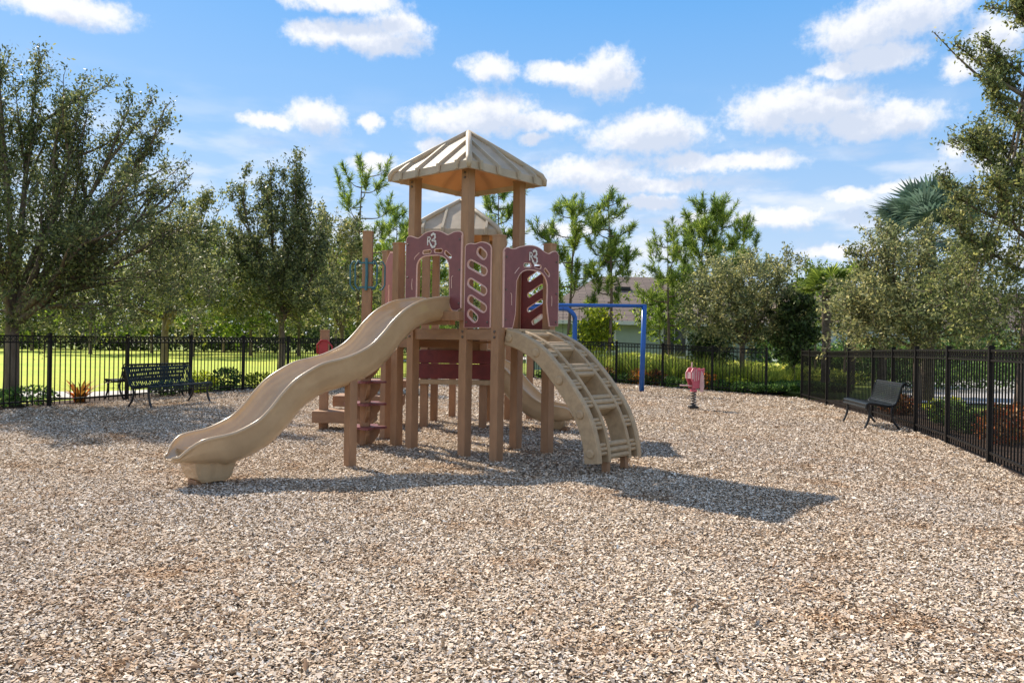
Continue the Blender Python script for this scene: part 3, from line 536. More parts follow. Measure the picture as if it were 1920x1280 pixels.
# side panel between the two left posts
dP = (P1 - P2).normalized(); nP = Vector((-dP.y, dP.x, 0))
panel('side_panel', [(.03, 1.30), (.03, 2.50), (.12, 2.56), (.30, 2.58), (.50, 2.50), (.66, 2.42), (.66, 1.30)], [capsule(.35, 1.7, .35, 2.1, .04)], P2 - p * .075, dP, -p, 'burgundy side panel seen nearly edge on')
def bolts(parent, O, ax, nrm, pts):
    for a, b in pts:
        mb = MB(); c = Vector(O) + Vector(ax) * a + Z * b; mb.tube([c + nrm * .006, c + nrm * .016, c + nrm * .021], [.014, .013, .007], 8)
        mb.build('bolt_head', M['hardware'], parent, c)
M['hardware'] = mat('dull_zinc', (.20, .17, .15), .45, (.12, .09, .07), 40, metal=.6)
bolts(ab, PA - q * .068, p, -q, [(-.035, 2.62), (-.035, 2.2), (-.035, 1.8), (.895, 2.62), (.895, 2.25), (.895, 1.85)])
bolts(bn, PB - q * .068, p, -q, [(.08, 1.62), (.42, 1.62)])
bolts(ne, PN + p * .068, q, p, [(.04, 2.38), (.04, 2.0), (.04, 1.65), (.99, 2.4), (.99, 2.0), (.99, 1.65)])
for P_ in (PA, PB, PN):
    for z_ in (1.445, 1.51) + ((3.36, 3.42) if P_ is not PN else ()):
        mb = MB(); c = P_ - q * .060 + Z * z_; mb.tube([c, c - q * .010, c - q * .014], [.016, .015, .009], 8); mb.build('bolt_head', M['hardware'], play, c)
# slide
def slide(O, d, sdv, prof, w, depth, foot, lab, sc=1.0):
    """prof: rim (s, z) along d; sdv: sideways"""
    pr = catmull(prof, 70); n = len(pr); rows = []; s_e = pr[-1][0]; bed_end = prof[-5][1] - depth * 1.0
    bed = []
    for i, (s_, z_) in enumerate(pr):
        t = pr[min(i + 1, n - 1)] - pr[max(i - 1, 0)]; t /= np.linalg.norm(t); e_ = min(max((s_ - (s_e - .34)) / .34, 0), 1); nrm = (Vector((d * -t[1]) + Z * t[0])).lerp(Z, min(1, e_ * 2.5)).normalized(); c = O + d * s_ + Z * z_
        dp = depth if e_ <= 0 else min(depth, max(z_ - bed_end + .02 * e_ ** 2, .022)); ww = w * (1 - .10 * min(1, e_ * 1.5) - .40 * max(0, (e_ - .35) / .65) ** 2.2)
        dep_out = (depth + .09 + .05 * math.sin(i / n * math.pi)) if e_ <= 0 else max(z_ - (bed_end - .06) , .05) * (1 - .25 * e_ ** 3)
        sec = []
        for a, b in [(-1, 0), (-.97, -.18), (-.90, -.45), (-.76, -.74), (-.52, -.93), (-.25, -1), (0, -1.02), (.25, -1), (.52, -.93), (.76, -.74), (.90, -.45), (.97, -.18), (1, 0)]: sec.append(c + sdv * (a * (ww - .024)) + nrm * (b * dp))
        rim = [(.0, .010), (.008, .016), (.020, .017), (.030, .010), (.034, -.004), (.028, -.016)]
        for ox, oz in rim: sec.append(c + sdv * (ww - .024 + ox) + nrm * oz)
        for a, b in ((1.0, -.16), (.97, -.45), (.92, -.78), (.74, -.98), (.4, -1.05), (0, -1.06), (-.4, -1.05), (-.74, -.98), (-.92, -.78), (-.97, -.45), (-1.0, -.16)): sec.append(c + sdv * (a * (ww + .0)) + nrm * (b * dep_out))
        for ox, oz in rim[::-1]: sec.append(c - sdv * (ww - .024 + ox) + nrm * oz)
        rows.append(sec)
    last = rows[-1]; cen = sum(last, Vector()) / len(last)
    for k_, (f1_, f2_) in enumerate(((.94, .016), (.80, .030), (.55, .038))): rows.append([cen + (P_ - cen) * f1_ + d * f2_ for P_ in last])
    mb = MB(); mb.grid(rows, closed=True); kk = len(last); mb.f.append(tuple(range(kk))); mb.f.append(tuple(len(mb.v) - kk + i for i in range(kk)))
    body = mb.build('slide', M['slide'], play, O, smooth=True); body['label'] = lab
    if foot:
        s0, s1, zt, wf = foot; fm = MB(); rws = []
        for zz, k0, k1, kw in ((zt, 0, 0, 1.0), (zt * .55, .03, .03, .90), (.07, .06, .07, .80), (.035, .10, .11, .74)):
            a0 = s0 + k0; a1 = s1 - k1; L_ = []
            for (aa, bb) in ((a0, -1), (a0 + .03, -1.06), ((a0 + a1) / 2 - .06, -1.06), ((a0 + a1) / 2, -.98), ((a0 + a1) / 2 + .06, -1.06), (a1 - .03, -1.06), (a1, -1), (a1, 1), (a1 - .03, 1.06), ((a0 + a1) / 2 + .06, 1.06), ((a0 + a1) / 2, .98), ((a0 + a1) / 2 - .06, 1.06), (a0 + .03, 1.06), (a0, 1)): L_.append(O + d * aa + sdv * (bb * wf * kw) + Z * zz)
            rws.append(L_)
        fm.grid(rws, closed=True); fm.f.append(tuple(len(fm.v) - 14 + i for i in range(14))); fm.build('exit_foot', M['slide'], body, smooth=False)
        fm = MB(); cc_ = O + d * ((s0 + s1) / 2 + .08) + Z * .0; fm.box(cc_, .16, .16, .11, d, ch=.01); fm.build('anchor_block', M['post'], body)
    return body
rimp = [(-.03, 1.925), (.10, 1.922), (.25, 1.905), (.44, 1.872), (.60, 1.818), (.77, 1.728), (.94, 1.592), (1.05, 1.480), (1.22, 1.337), (1.44, 1.235), (1.65, 1.177), (1.85, 1.137), (2.02, 1.065), (2.2, .962), (2.34, .836), (2.46, .705), (2.58, .60), (2.70, .54), (2.85, .488), (3.0, .466), (3.08, .455), (3.15, .437), (3.22, .395), (3.28, .335), (3.315, .29)]
MID = (PA + PB) / 2
sl1 = slide(MID - q * .03, -q, p, rimp, .262, .175, (2.74, 3.20, .34, .165), 'long wavy tan slide running to the front')
mb = MB(); c_ = PB - p * .12 - q * .10 + Z * 1.695; mb.box(c_, .30, .13, .11, p, ch=.008); mb.build('slide_hood_block', M['post'], play, c_)
mb = MB(); c_ = MID - q * .06 + Z * 1.64; mb.box(c_, .60, .10, .10, p, ch=.008); mb.build('slide_mount', M['beam'], play, c_)
G_ = at(656, 875, 8.43); mb = MB(); mb.box((G_.x, G_.y, .475), .10, .10, 1.05, q, ch=.006); mb.build('slide_support_post', M['post'], play, (G_.x, G_.y, 0))
# rear slide
d2 = Vector((.93, -.37, 0)).normalized(); s2 = Vector((.37, .93, 0)).normalized(); O2 = T2 + f1 * .5 - f2 * .10
slide(O2, d2, s2, [(-.03, 1.12), (.12, 1.11), (.3, 1.04), (.5, .88), (.7, .68), (.88, .53), (1.05, .44), (1.25, .40), (1.35, .39), (1.42, .375), (1.47, .345), (1.50, .30), (1.52, .25)], .26, .17, (1.10, 1.42, .25, .17), 'short tan slide dropping behind the posts')
for k in (-.26, .26):
    mb = MB(); c_ = O2 + s2 * k + d2 * .1 + Z * 1.1; mb.box(c_, .22, .03, .34, d2, ch=.008); mb.build('slide_cheek', M['climber'], play, c_)
# arched climber
top = [(.10, 1.545), (.28, 1.505), (.42, 1.448), (.55, 1.385), (.67, 1.305), (.78, 1.21), (.88, 1.115), (.975, 1.015), (1.06, .92), (1.15, .81), (1.23, .70), (1.29, .59), (1.335, .483), (1.37, .37), (1.395, .26), (1.41, .13)]
topc = catmull(top, 40); arch_lab = 'tan arched ladder climber with moulded rungs'
clb = thing('climber_probe', PN, 'x', 'x'); bpy.data.objects.remove(clb)
def rail(qo, w, depth, name, bolts=False):
    mb = MB(); rows = []
    for i, (s_, z_) in enumerate(topc):
        t = topc[min(i + 1, 39)] - topc[max(i - 1, 0)]; t /= np.linalg.norm(t); nrm = Vector(p * -t[1]) + Z * t[0]; c = PN + p * (s_ + .0) + q * qo + Z * z_; dd = depth; e = .014
        rows.append([c + q * (-w / 2 + e), c + q * (w / 2 - e), c + q * (w / 2) - nrm * e, c + q * (w / 2) - nrm * (dd - e), c + q * (w / 2 - e) - nrm * dd, c + q * (-w / 2 + e) - nrm * dd, c + q * (-w / 2) - nrm * (dd - e), c + q * (-w / 2) - nrm * e])
    mb.grid(rows, closed=True); k = 8; mb.f.append(tuple(range(8))[::-1]); mb.f.append(tuple(len(mb.v) - 8 + i for i in range(8)))
    o = mb.build(name, M['climber'], play, PN + p * .7 + q * qo); me = o.data
    if bolts:
        for fi in (.03, .27, .50, .74, .97):
            i = int(fi * 39); s_, z_ = topc[i]; t = topc[min(i + 1, 39)] - topc[max(i - 1, 0)]; t /= np.linalg.norm(t); nrm = Vector(p * -t[1]) + Z * t[0]; c = PN + p * s_ + q * (qo - w / 2) + Z * z_ - nrm * depth * .5
            bmx = MB(); bmx.tube([c + q * .01, c - q * .012, c - q * .020], [.052, .050, .034], 12); bmx.build('bolt_boss', M['climber'], o)
    return o
rail(.085, .08, .195, 'climber_rail', True); rail(.865, .08, .195, 'climber_rail'); rail(.275, .045, .235, 'climber_rail'); rail(.675, .045, .235, 'climber_rail')
def rung(f_, q0, q1, h=.115, dp=.10):
    i = f_ * 39; i0 = int(i); s_, z_ = topc[min(i0, 39)] + (topc[min(i0 + 1, 39)] - topc[min(i0, 39)]) * (i - i0); t = topc[min(i0 + 1, 39)] - topc[max(i0 - 1, 0)]; t /= np.linalg.norm(t); tt = Vector(p * t[0]) + Z * t[1]; nrm = Vector(p * -t[1]) + Z * t[0]
    c = PN + p * s_ + Z * z_ - nrm * .045; mb = MB(); a = c + q * q0; b = c + q * q1
    for k in (-1, 0, 1): mb.tube([a + tt * (k * h / 3.1) + nrm * (.008 if k == 0 else 0), b + tt * (k * h / 3.1) + nrm * (.008 if k == 0 else 0)], h / 6.4, 8)
    mb.box((a + b) / 2 - nrm * (dp * .5 + .005), (b - a).length, h * .85, dp, q, tt)
    mb.build('rung', M['climber'], play, c + q * (q0 + q1) / 2)
for f_ in (.03, .235, .44, .665, .94): rung(f_, .29, .66, .20, .16)
for f_ in (.08, .19, .30, .42, .54, .66, .79, .93): rung(f_, .12, .262, .14, .15); rung(f_, .688, .83, .14, .15)
for qo in (.30, .66):
    c_ = PN + p * 1.33 + q * qo; mb = MB(); mb.box(c_ + Z * .09, .07, .07, .26, p, ch=.005); mb.build('climber_footing', M['post'], play, c_)
c_ = PN + p * .09 + q * .475 + Z * 1.53; mb = MB(); mb.box(c_, .16, .80, .035, p, q, ch=.008); mb.build('climber_landing', M['climber'], play, c_)
# spiral step climber round the tall post
SP = Vector((-1.926, 10.23, 0)); post(SP.x, SP.y, 2.81, (1, .05, 0), 'post', .125)
for k, (z_, a0) in enumerate(((.24, .1), (.55, .6), (.84, 1.1), (1.12, 1.6))):
    lp = []
    for j in range(40):
        an = 2 * math.pi * j / 40; r_ = .235 + .055 * math.cos(an * 5 + a0); lp.append((r_ * math.cos(an), r_ * math.sin(an)))
    mb = MB(); mb.slab([lp], SP + Z * z_, (1, 0, 0), (0, 1, 0), -.014, .014); st_ = mb.build('climber_step', M['burgundy'], play, SP + Z * z_, fix=False)
    mb = MB()
    for j in range(4):
        an = j * math.pi / 2 + .4; dv = Vector((math.cos(an), math.sin(an), 0)); sv = Vector((-dv.y, dv.x, 0)); pr_ = [(.05, z_ - .02), (.20, z_ - .02), (.19, z_ - .09), (.14, z_ - .17), (.07, z_ - .24), (.05, z_ - .25)]
        mb.slab([pr_], SP, dv, Z, -.02, .02)
    mb.build('step_bracket', M['beam'], st_, SP + Z * z_, fix=False)
for k, (dx_, dy_) in enumerate(((-.12, -.03), (.10, -.05), (.19, .04), (-.20, .04))):
    mb = MB(); c = SP + Vector((dx_, dy_, 0)); w_ = .035
    mb.tube([c + Vector((w_ if dx_ < 0 else -w_, 0, 2.42)), c + Vector((0, 0, 2.43)), c + Vector((-w_ if dx_ < 0 else w_, 0, 2.37)), c + Vector((-w_ if dx_ < 0 else w_, 0, 2.12)), c + Vector((0, 0, 2.06)), c + Vector((w_ if dx_ < 0 else -w_, 0, 2.05))], .011, 8)
    mb.build('hand_loop', M['teal'], play, c + Z * 2.2, smooth=True)
mb = MB(); mb.tube([SP + Vector((.0, -.085, 2.46)), SP + Vector((.01, -.09, 2.25)), SP + Vector((0, -.085, 2.04))], .02, 8); mb.box(SP + Vector((0, -.03, 2.40)), .20, .10, .02); mb.box(SP + Vector((0, -.03, 2.08)), .20, .10, .02); mb.build('hand_loop_bracket', M['teal'], play, SP + Z * 2.2)
# transfer steps
for (x, y, z1) in ((-2.90, 11.98, 1.52), (-2.55, 13.0, 1.54), (-2.28, 12.35, .62)): post(x, y, z1, (1, .1, 0), 'post', .13)
def step(x0, x1, y0, y1, z0, z1):
    mb = MB(); c_ = Vector(((x0 + x1) / 2, (y0 + y1) / 2, (z0 + z1) / 2)); mb.box(c_, x1 - x0, y1 - y0, z1 - z0, (1, .04, 0), ch=.01); mb.build('transfer_step', M['beam'], play, c_)
step(-3.02, -2.1, 11.70, 12.25, .12, .30); step(-2.83, -1.75, 12.22, 12.85, .33, .50); step(-2.6, -1.6, 12.87, 13.35, .60, .72)
mb = MB(); mb.tube([Vector((-2.99, 11.89, 1.17)), Vector((-2.99, 11.87, 1.30)), Vector((-2.93, 11.87, 1.37)), Vector((-2.84, 11.87, 1.37)), Vector((-2.76, 11.87, 1.28)), Vector((-2.75, 11.87, 1.10))], .014, 8); mb.slab([[(-2.97, 1.10), (-2.83, 1.10), (-2.83, 1.36), (-2.93, 1.36), (-2.97, 1.30)]], (0, 11.89, 0), (1, 0, 0), Z, -.01, .01); mb.build('hand_grip', M['crimson'], play, (-2.88, 11.88, 1.25))

# ------------------------------------------------------------------ swing, spring rider
sw = thing('swing_frame', (3.89, 23.07, 0), 'bright blue steel swing frame with a square corner behind the arched climber', 'swing frame')
zt = 2.52
mb = MB(); mb.tube([(3.89, 23.07, -.1), (3.93, 23.07, zt)], .075, 14); mb.build('upright', M['blue'], sw, (3.89, 23.07, 0), smooth=True)
mb = MB(); mb.tube([(-.1, 23.1, zt - .02), (3.99, 23.07, zt)], .052, 12); mb.build('top_beam', M['blue'], sw, (2, 23.07, zt), smooth=True)
mb = MB(); mb.tube([(-.1, 23.12, -.1), (-.1, 23.12, zt - .05)], .075, 14); mb.build('upright', M['blue'], sw, (-.1, 23.12, 0), smooth=True)
arc = [(0.0, 25.3, 2.50), (1.62, 25.3, 2.50), (1.80, 25.3, 2.47), (1.95, 25.3, 2.38), (2.03, 25.3, 2.24), (2.05, 25.3, 2.0), (2.05, 25.3, -.1)]
mb = MB(); mb.tube([tuple(x) for x in catmull(arc, 40)], .075, 12); mb.build('bent_upright', M['blue'], sw, (2.05, 25.3, 0), smooth=True)
mb = MB(); mb.tube([(0.0, 23.12, 2.47), (0.0, 25.3, 2.49)], .05, 10); mb.build('cross_tie', M['blue'], sw, (0, 24.2, 2.48))
def swing(x, lab):
    s_ = thing('belt_swing', (x, 23.07, .45), lab, 'swing', 'swings hanging from the blue frame')
    for dx_ in (-.24, .24):
        mb = MB(); c = Vector((x + dx_, 23.07, 0)); n = 40
        for i in range(n):
            z_ = .52 + i * (zt - .06 - .52) / n; a = (1, 0, 0) if i % 2 else (0, 1, 0); hl = (zt - .58) / n * .72; r_ = .010
            P_ = [c + Vector(a) * (r_ * math.cos(t_)) + Z * (z_ + hl * math.sin(t_)) for t_ in [k * math.pi / 3 for k in range(7)]]; mb.tube(P_, .004, 4, False)
        mb.build('chain', M['dark_metal'], s_, c + Z * 1.5)
    mb = MB(); rows = []
    for i in range(11):
        t_ = -1 + i / 5; rows.append([Vector((x + .24 * t_, 23.07 + yy, .45 + .07 * t_ * t_ + zz)) for yy, zz in ((-.07, 0), (.07, 0), (.07, .012), (-.07, .012))])
    mb.grid(rows, closed=True); mb.build('seat', M['dark_metal'], s_, (x, 23.07, .45))
swing(1.75, 'black belt swing on chains showing above the arched climber')
sr = thing('spring_rider', (4.0, 16.97, 0), 'faded red and pink spring rider standing on the chips by the fence', 'spring rider')
c = Vector((4.0, 16.97, 0)); mb = MB(); mb.tube([c + Vector((.055 * math.cos(a * .45), .055 * math.sin(a * .45), .03 + .33 * a / 84)) for a in range(85)], .013, 6); mb.build('spring', M['spring'], sr, c + Z * .2, smooth=True)
mb = MB(); mb.box(c + Z * .025, .20, .20, .05, ch=.01); mb.tube([c + Z * .05, c + Z * .09], .05, 12); mb.build('base', M['dark_metal'], sr, c)
mb = MB(); mb.box(c + Z * .39, .13, .13, .05, ch=.008); mb.tube([c + Z * .36, c + Z * .46], .045, 10); mb.build('mount', M['pink'], sr, c + Z * .4)
prof = [(-.08, .44), (-.10, .55), (-.14, .62), (-.15, .80), (-.10, .88), (-.02, .90), (.06, .85), (.14, .86), (.25, .88), (.23, .74), (.17, .68), (.13, .58), (.09, .44)]
ax_ = Vector((.85, .52, 0)).normalized(); nn = Vector((ax_.y, -ax_.x, 0))
for k, mm in ((-1, 'pink'), (1, 'pink')):
    mb = MB(); mb.slab([prof], c + nn * (.07 * k), ax_, Z, -.012, .012); sp = mb.build('side_panel', M[mm], sr, c + Z * .6 + nn * .07 * k, fix=False)
    for (a, b, a2, b2) in ((-.115, .64, -.11, .82), (-.06, .60, -.055, .86), (.0, .60, .0, .86), (.06, .62, .065, .81), (.12, .66, .15, .82)):
        mb = MB(); mb.tube([c + nn * (.07 * k + .014 * k) + ax_ * a + Z * b, c + nn * (.07 * k + .014 * k) + ax_ * a2 + Z * b2], .011, 5); mb.build('painted_groove', M['pale_pink'], sp)
mb = MB(); mb.box(c + Z * .66 + ax_ * .02, .22, .15, .025, ax_, ch=.006); mb.build('seat', M['pale_pink'], sr, c + Z * .66)
mb = MB(); mb.box(c + Z * .72 - ax_ * .13, .02, .24, .14, ax_, ch=.006); mb.build('front_shield', M['pale_pink'], sr, c + Z * .72)
mb = MB(); mb.tube([c + Z * .88 - ax_ * .06, c + Z * 1.01 - ax_ * .06], .016, 8); mb.build('handle', M['pale_pink'], sr, c + Z * .95)
mb = MB(); mb.tube([c + Z * .50 - Vector((.30, 0, 0)), c + Z * .49 - Vector((.03, 0, 0))], .016, 8); mb.build('foot_peg', M['pale_pink'], sr, c + Z * .5)
mb = MB(); mb.slab([[(-.03, .36), (.03, .36), (.05, .50), (.04, .70), (.0, .80), (-.04, .66), (-.05, .48)]], c + Vector((.17, -.05, 0)), Vector((.8, -.6, 0)).normalized(), Z, -.01, .01); mb.build('tail_fin', M['pale_pink'], sr, c + Vector((.17, 0, .55)), fix=False)

# ------------------------------------------------------------------ benches
BP = catmull([(.0, .36), (.0, .405), (.03, .437), (.09, .445), (.22, .425), (.36, .405), (.44, .415), (.485, .455), (.515, .53), (.545, .65), (.575, .755), (.605, .79), (.645, .795), (.67, .765)], 34)
def bench(ff, al, Lb, label, mt, style, zo=0, group=None):
    """ff: near front corner on the ground, al: along the bench, fc: seat depth direction (front -> back)"""
    ff = Vector((ff[0], ff[1], zo)); al = Vector(al).normalized(); bk = Vector((-al.y, al.x, 0)) * style['side']
    o = thing('park_bench', ff + al * Lb / 2, label, 'bench', group)
    def PT(u, i): return ff + al * u + bk * BP[i][0] + Z * BP[i][1]
    split = 17
    for nm, i0, i1 in (('seat', 0, split), ('backrest', split, 33)):
        mb = MB()
        if style['kind'] == 'slats':
            n = int(Lb / .052); w = .030
            for k in range(n):
                u = .04 + (Lb - .08) * (k + .5) / n; rows = []
                for i in range(i0, i1 + 1): rows.append([PT(u - w / 2, i), PT(u + w / 2, i), PT(u + w / 2, i) - Z * .008 + bk * .003, PT(u - w / 2, i) - Z * .008 + bk * .003])
                mb.grid(rows, closed=True)
        else:
            m_ = i1 - i0; n = int(Lb / .045)
            for sgn in (1, -1):
                for k in range(-m_, n + m_):
                    rows = []; wv = .011
                    for i in range(i0, i1 + 1):
                        u = k * .045 + sgn * (i - i0) * .022 + (.0 if sgn > 0 else m_ * .011)
                        if .02 < u < Lb - .02: rows.append([PT(u - wv, i), PT(u + wv, i), PT(u + wv, i) - Z * .004, PT(u - wv, i) - Z * .004])
                        elif len(rows) > 1: mb.grid(rows, closed=True); rows = []
                        else: rows = []
                    if len(rows) > 1: mb.grid(rows, closed=True)
        for i in ([0, 2, split] if nm == 'seat' else [split, 33, 30]): mb.tube([PT(.02, i), PT(Lb - .02, i)], .012 if style['kind'] == 'slats' else .016, 8)
        for u in (.02, Lb - .02): mb.tube([PT(u, i) for i in range(i0, i1 + 1)], .013, 6)
        mb.build(nm, mt, o, fix=False)
    for u in style['legs'](Lb):
        for a0, z0, leg in ((.05, .42, [(.05, .43), (.07, .30), (.05, .15), (-.01, .0)]), (.44, .42, [(.46, .44), (.42, .30), (.46, .14), (.56, .0)])):
            mb = MB(); mb.tube([tuple(ff + al * u + bk * a + Z * b) for a, b in catmull(leg, 12)], .021, 8); mb.build('leg', M['dark_metal'], o)
        mb = MB(); mb.tube([ff + al * u + bk * BP[i][0] + Z * (BP[i][1] - .022) + bk * (.02 if i > 20 else 0) for i in range(2, 33)], .016, 6); mb.build('end_frame', M['dark_metal'], o)
    return o
bench((-6.99, 14.95), (.26, .965, 0), 1.92, 'dark green slatted bench on the chips in front of the left fence', M['bench_green'], dict(kind='slats', side=1, legs=lambda L_: (.06, L_ * .98 - .05)), -.02, 'slatted benches back to back at the lawn fence')
bench((-9.15, 17.35), (.37, .93, 0), 1.85, 'darker slatted bench standing outside the fence, backing onto the green one', M['bench_green'], dict(kind='slats', side=-1, legs=lambda L_: (.06, L_ - .06)), -.03, 'slatted benches back to back at the lawn fence')
bench((6.14, 13.36), (.145, .99, 0), 1.42, 'charcoal mesh bench with a curled back against the right fence', M['bench_grey'], dict(kind='mesh', side=-1, legs=lambda L_: (.05, L_ - .05)), -.01)

# ------------------------------------------------------------------ houses
def house(x0, x1, y0, y1, wh, ridge, label, wall='wall', windows=(), hip=3.0):
    h = thing('house', ((x0 + x1) / 2, y0, 0), label, 'house'); mb = MB(); mb.box(((x0 + x1) / 2, (y0 + y1) / 2, wh / 2 - .1), x1 - x0, y1 - y0, wh + .2); mb.build('wall', M[wall], h)
    o = .45; ze = wh - .02; zr = ridge; yc = (y0 + y1) / 2; V = [(x0 - o, y0 - o, ze), (x1 + o, y0 - o, ze), (x1 + o, y1 + o, ze), (x0 - o, y1 + o, ze), (x0 + hip, yc, zr), (x1 - hip, yc, zr)]
    V += [(x, y, z_ + .12) for x, y, z_ in V]
    mb = MB(); mb.add(V[:6] + V[6:], [(6, 7, 11, 10), (7, 8, 11), (8, 9, 10, 11), (9, 6, 10), (0, 4, 5, 1), (1, 5, 2), (2, 5, 4, 3), (3, 4, 0), (0, 1, 7, 6), (1, 2, 8, 7), (2, 3, 9, 8), (3, 0, 6, 9)]); rf = mb.build('roof', M['shingle'], h)
    mb = MB(); mb.box(((x0 + x1) / 2, y0 - o - .02, ze + .03), x1 - x0 + 2 * o, .03, .20); mb.box((x0 - o - .02, yc, ze + .03), .03, y1 - y0 + 2 * o, .2); mb.build('fascia', M['trimw'], rf)
    mb = MB(); mb.box((x0 + hip + 1.2, yc - 2.2, zr - .75), .9, .5, .18); mb.build('roof_vent', M['dark_metal'], rf)
    for (wx, wz, ww, wh_) in windows:
        mb = MB(); mb.box((wx, y0 - .03, wz), ww + .2, .08, wh_ + .2); w_ = mb.build('window', M['trimw'], h); mb = MB(); mb.box((wx - ww / 4, y0 - .075, wz), ww / 2 - .04, .02, wh_); mb.box((wx + ww / 4, y0 - .075, wz), ww / 2 - .04, .02, wh_); mb.build('pane', M['glass'], w_)
    return h
house(1.0, 13.8, 41, 54, 2.46, 5.35, 'sage green house with a brown shingle roof behind the blue swing frame', windows=((8.6, 1.5, 1.2, 1.5), (4.9, 1.6, 1.0, 1.2)), hip=4.2)
house(17.5, 27, 50, 62, 2.75, 6.0, 'pale blue house mostly hidden behind the olive trees', 'pale_wall', windows=((19, 1.5, 1.3, 1.4), (22.5, 1.5, 1.3, 1.4)))
house(34, 50, 62, 74, 2.8, 6.2, 'pale house far beyond the road past the right fence', 'trimw', windows=((37, 1.5, 1.3, 1.4), (41, 1.5, 1.3, 1.4), (45, 1.5, 1.3, 1.4)))

# ------------------------------------------------------------------ vegetation
def unit(a): return a / (np.linalg.norm(a, axis=-1, keepdims=True) + 1e-9)
def segs(P0, P1, r0, r1):
    """three-sided tapered twigs"""
    d = unit(P1 - P0); ref = np.tile([0.13, .21, .97], (len(d), 1)); x = unit(np.cross(d, ref)); y = np.cross(d, x); V = []
    for P_, r_ in ((P0, r0), (P1, r1)):
        for k in range(3): a = 2 * np.pi * k / 3; V.append(P_ + (x * np.cos(a) + y * np.sin(a)) * np.asarray(r_)[:, None])
    V = np.stack(V, 1).reshape(-1, 3); n = len(P0); b = np.arange(n)[:, None] * 6; F_ = np.concatenate([b + np.array(q_) for q_ in ((0, 1, 4, 3), (1, 2, 5, 4), (2, 0, 3, 5))], 0); return V, F_
def leaves(C_, D_, ln, wd, rng):
    """diamond leaves folded a little: centre, direction, half length, half width"""
    n = len(C_); D_ = unit(D_); r_ = unit(rng.normal(size=(n, 3))); S_ = unit(np.cross(D_, r_)); nn_ = np.cross(S_, D_); ln = np.asarray(ln)[:, None]; wd = np.asarray(wd)[:, None]
    V = np.stack([C_ - D_ * ln, C_ + S_ * wd - D_ * ln * .1 + nn_ * wd * .25, C_ + D_ * ln, C_ - S_ * wd - D_ * ln * .1 + nn_ * wd * .25], 1).reshape(-1, 3); return V, np.arange(4 * n).reshape(-1, 4)
class NB:
    def __init__(s): s.V = []; s.F = []; s.n = 0
    def add(s, vf): s.V.append(vf[0]); s.F.append(vf[1] + s.n); s.n += len(vf[0])
    def link(s, name, m, parent, smooth=False, origin=None): return np_link(name, np.concatenate(s.V), np.concatenate(s.F), m, parent, origin, smooth)
def tubes_np(nb, pts, rad, n=7):
    mb = MB(); mb.tube(pts, rad, n, False); nb.add((np.array(mb.v), np.array(mb.f)))
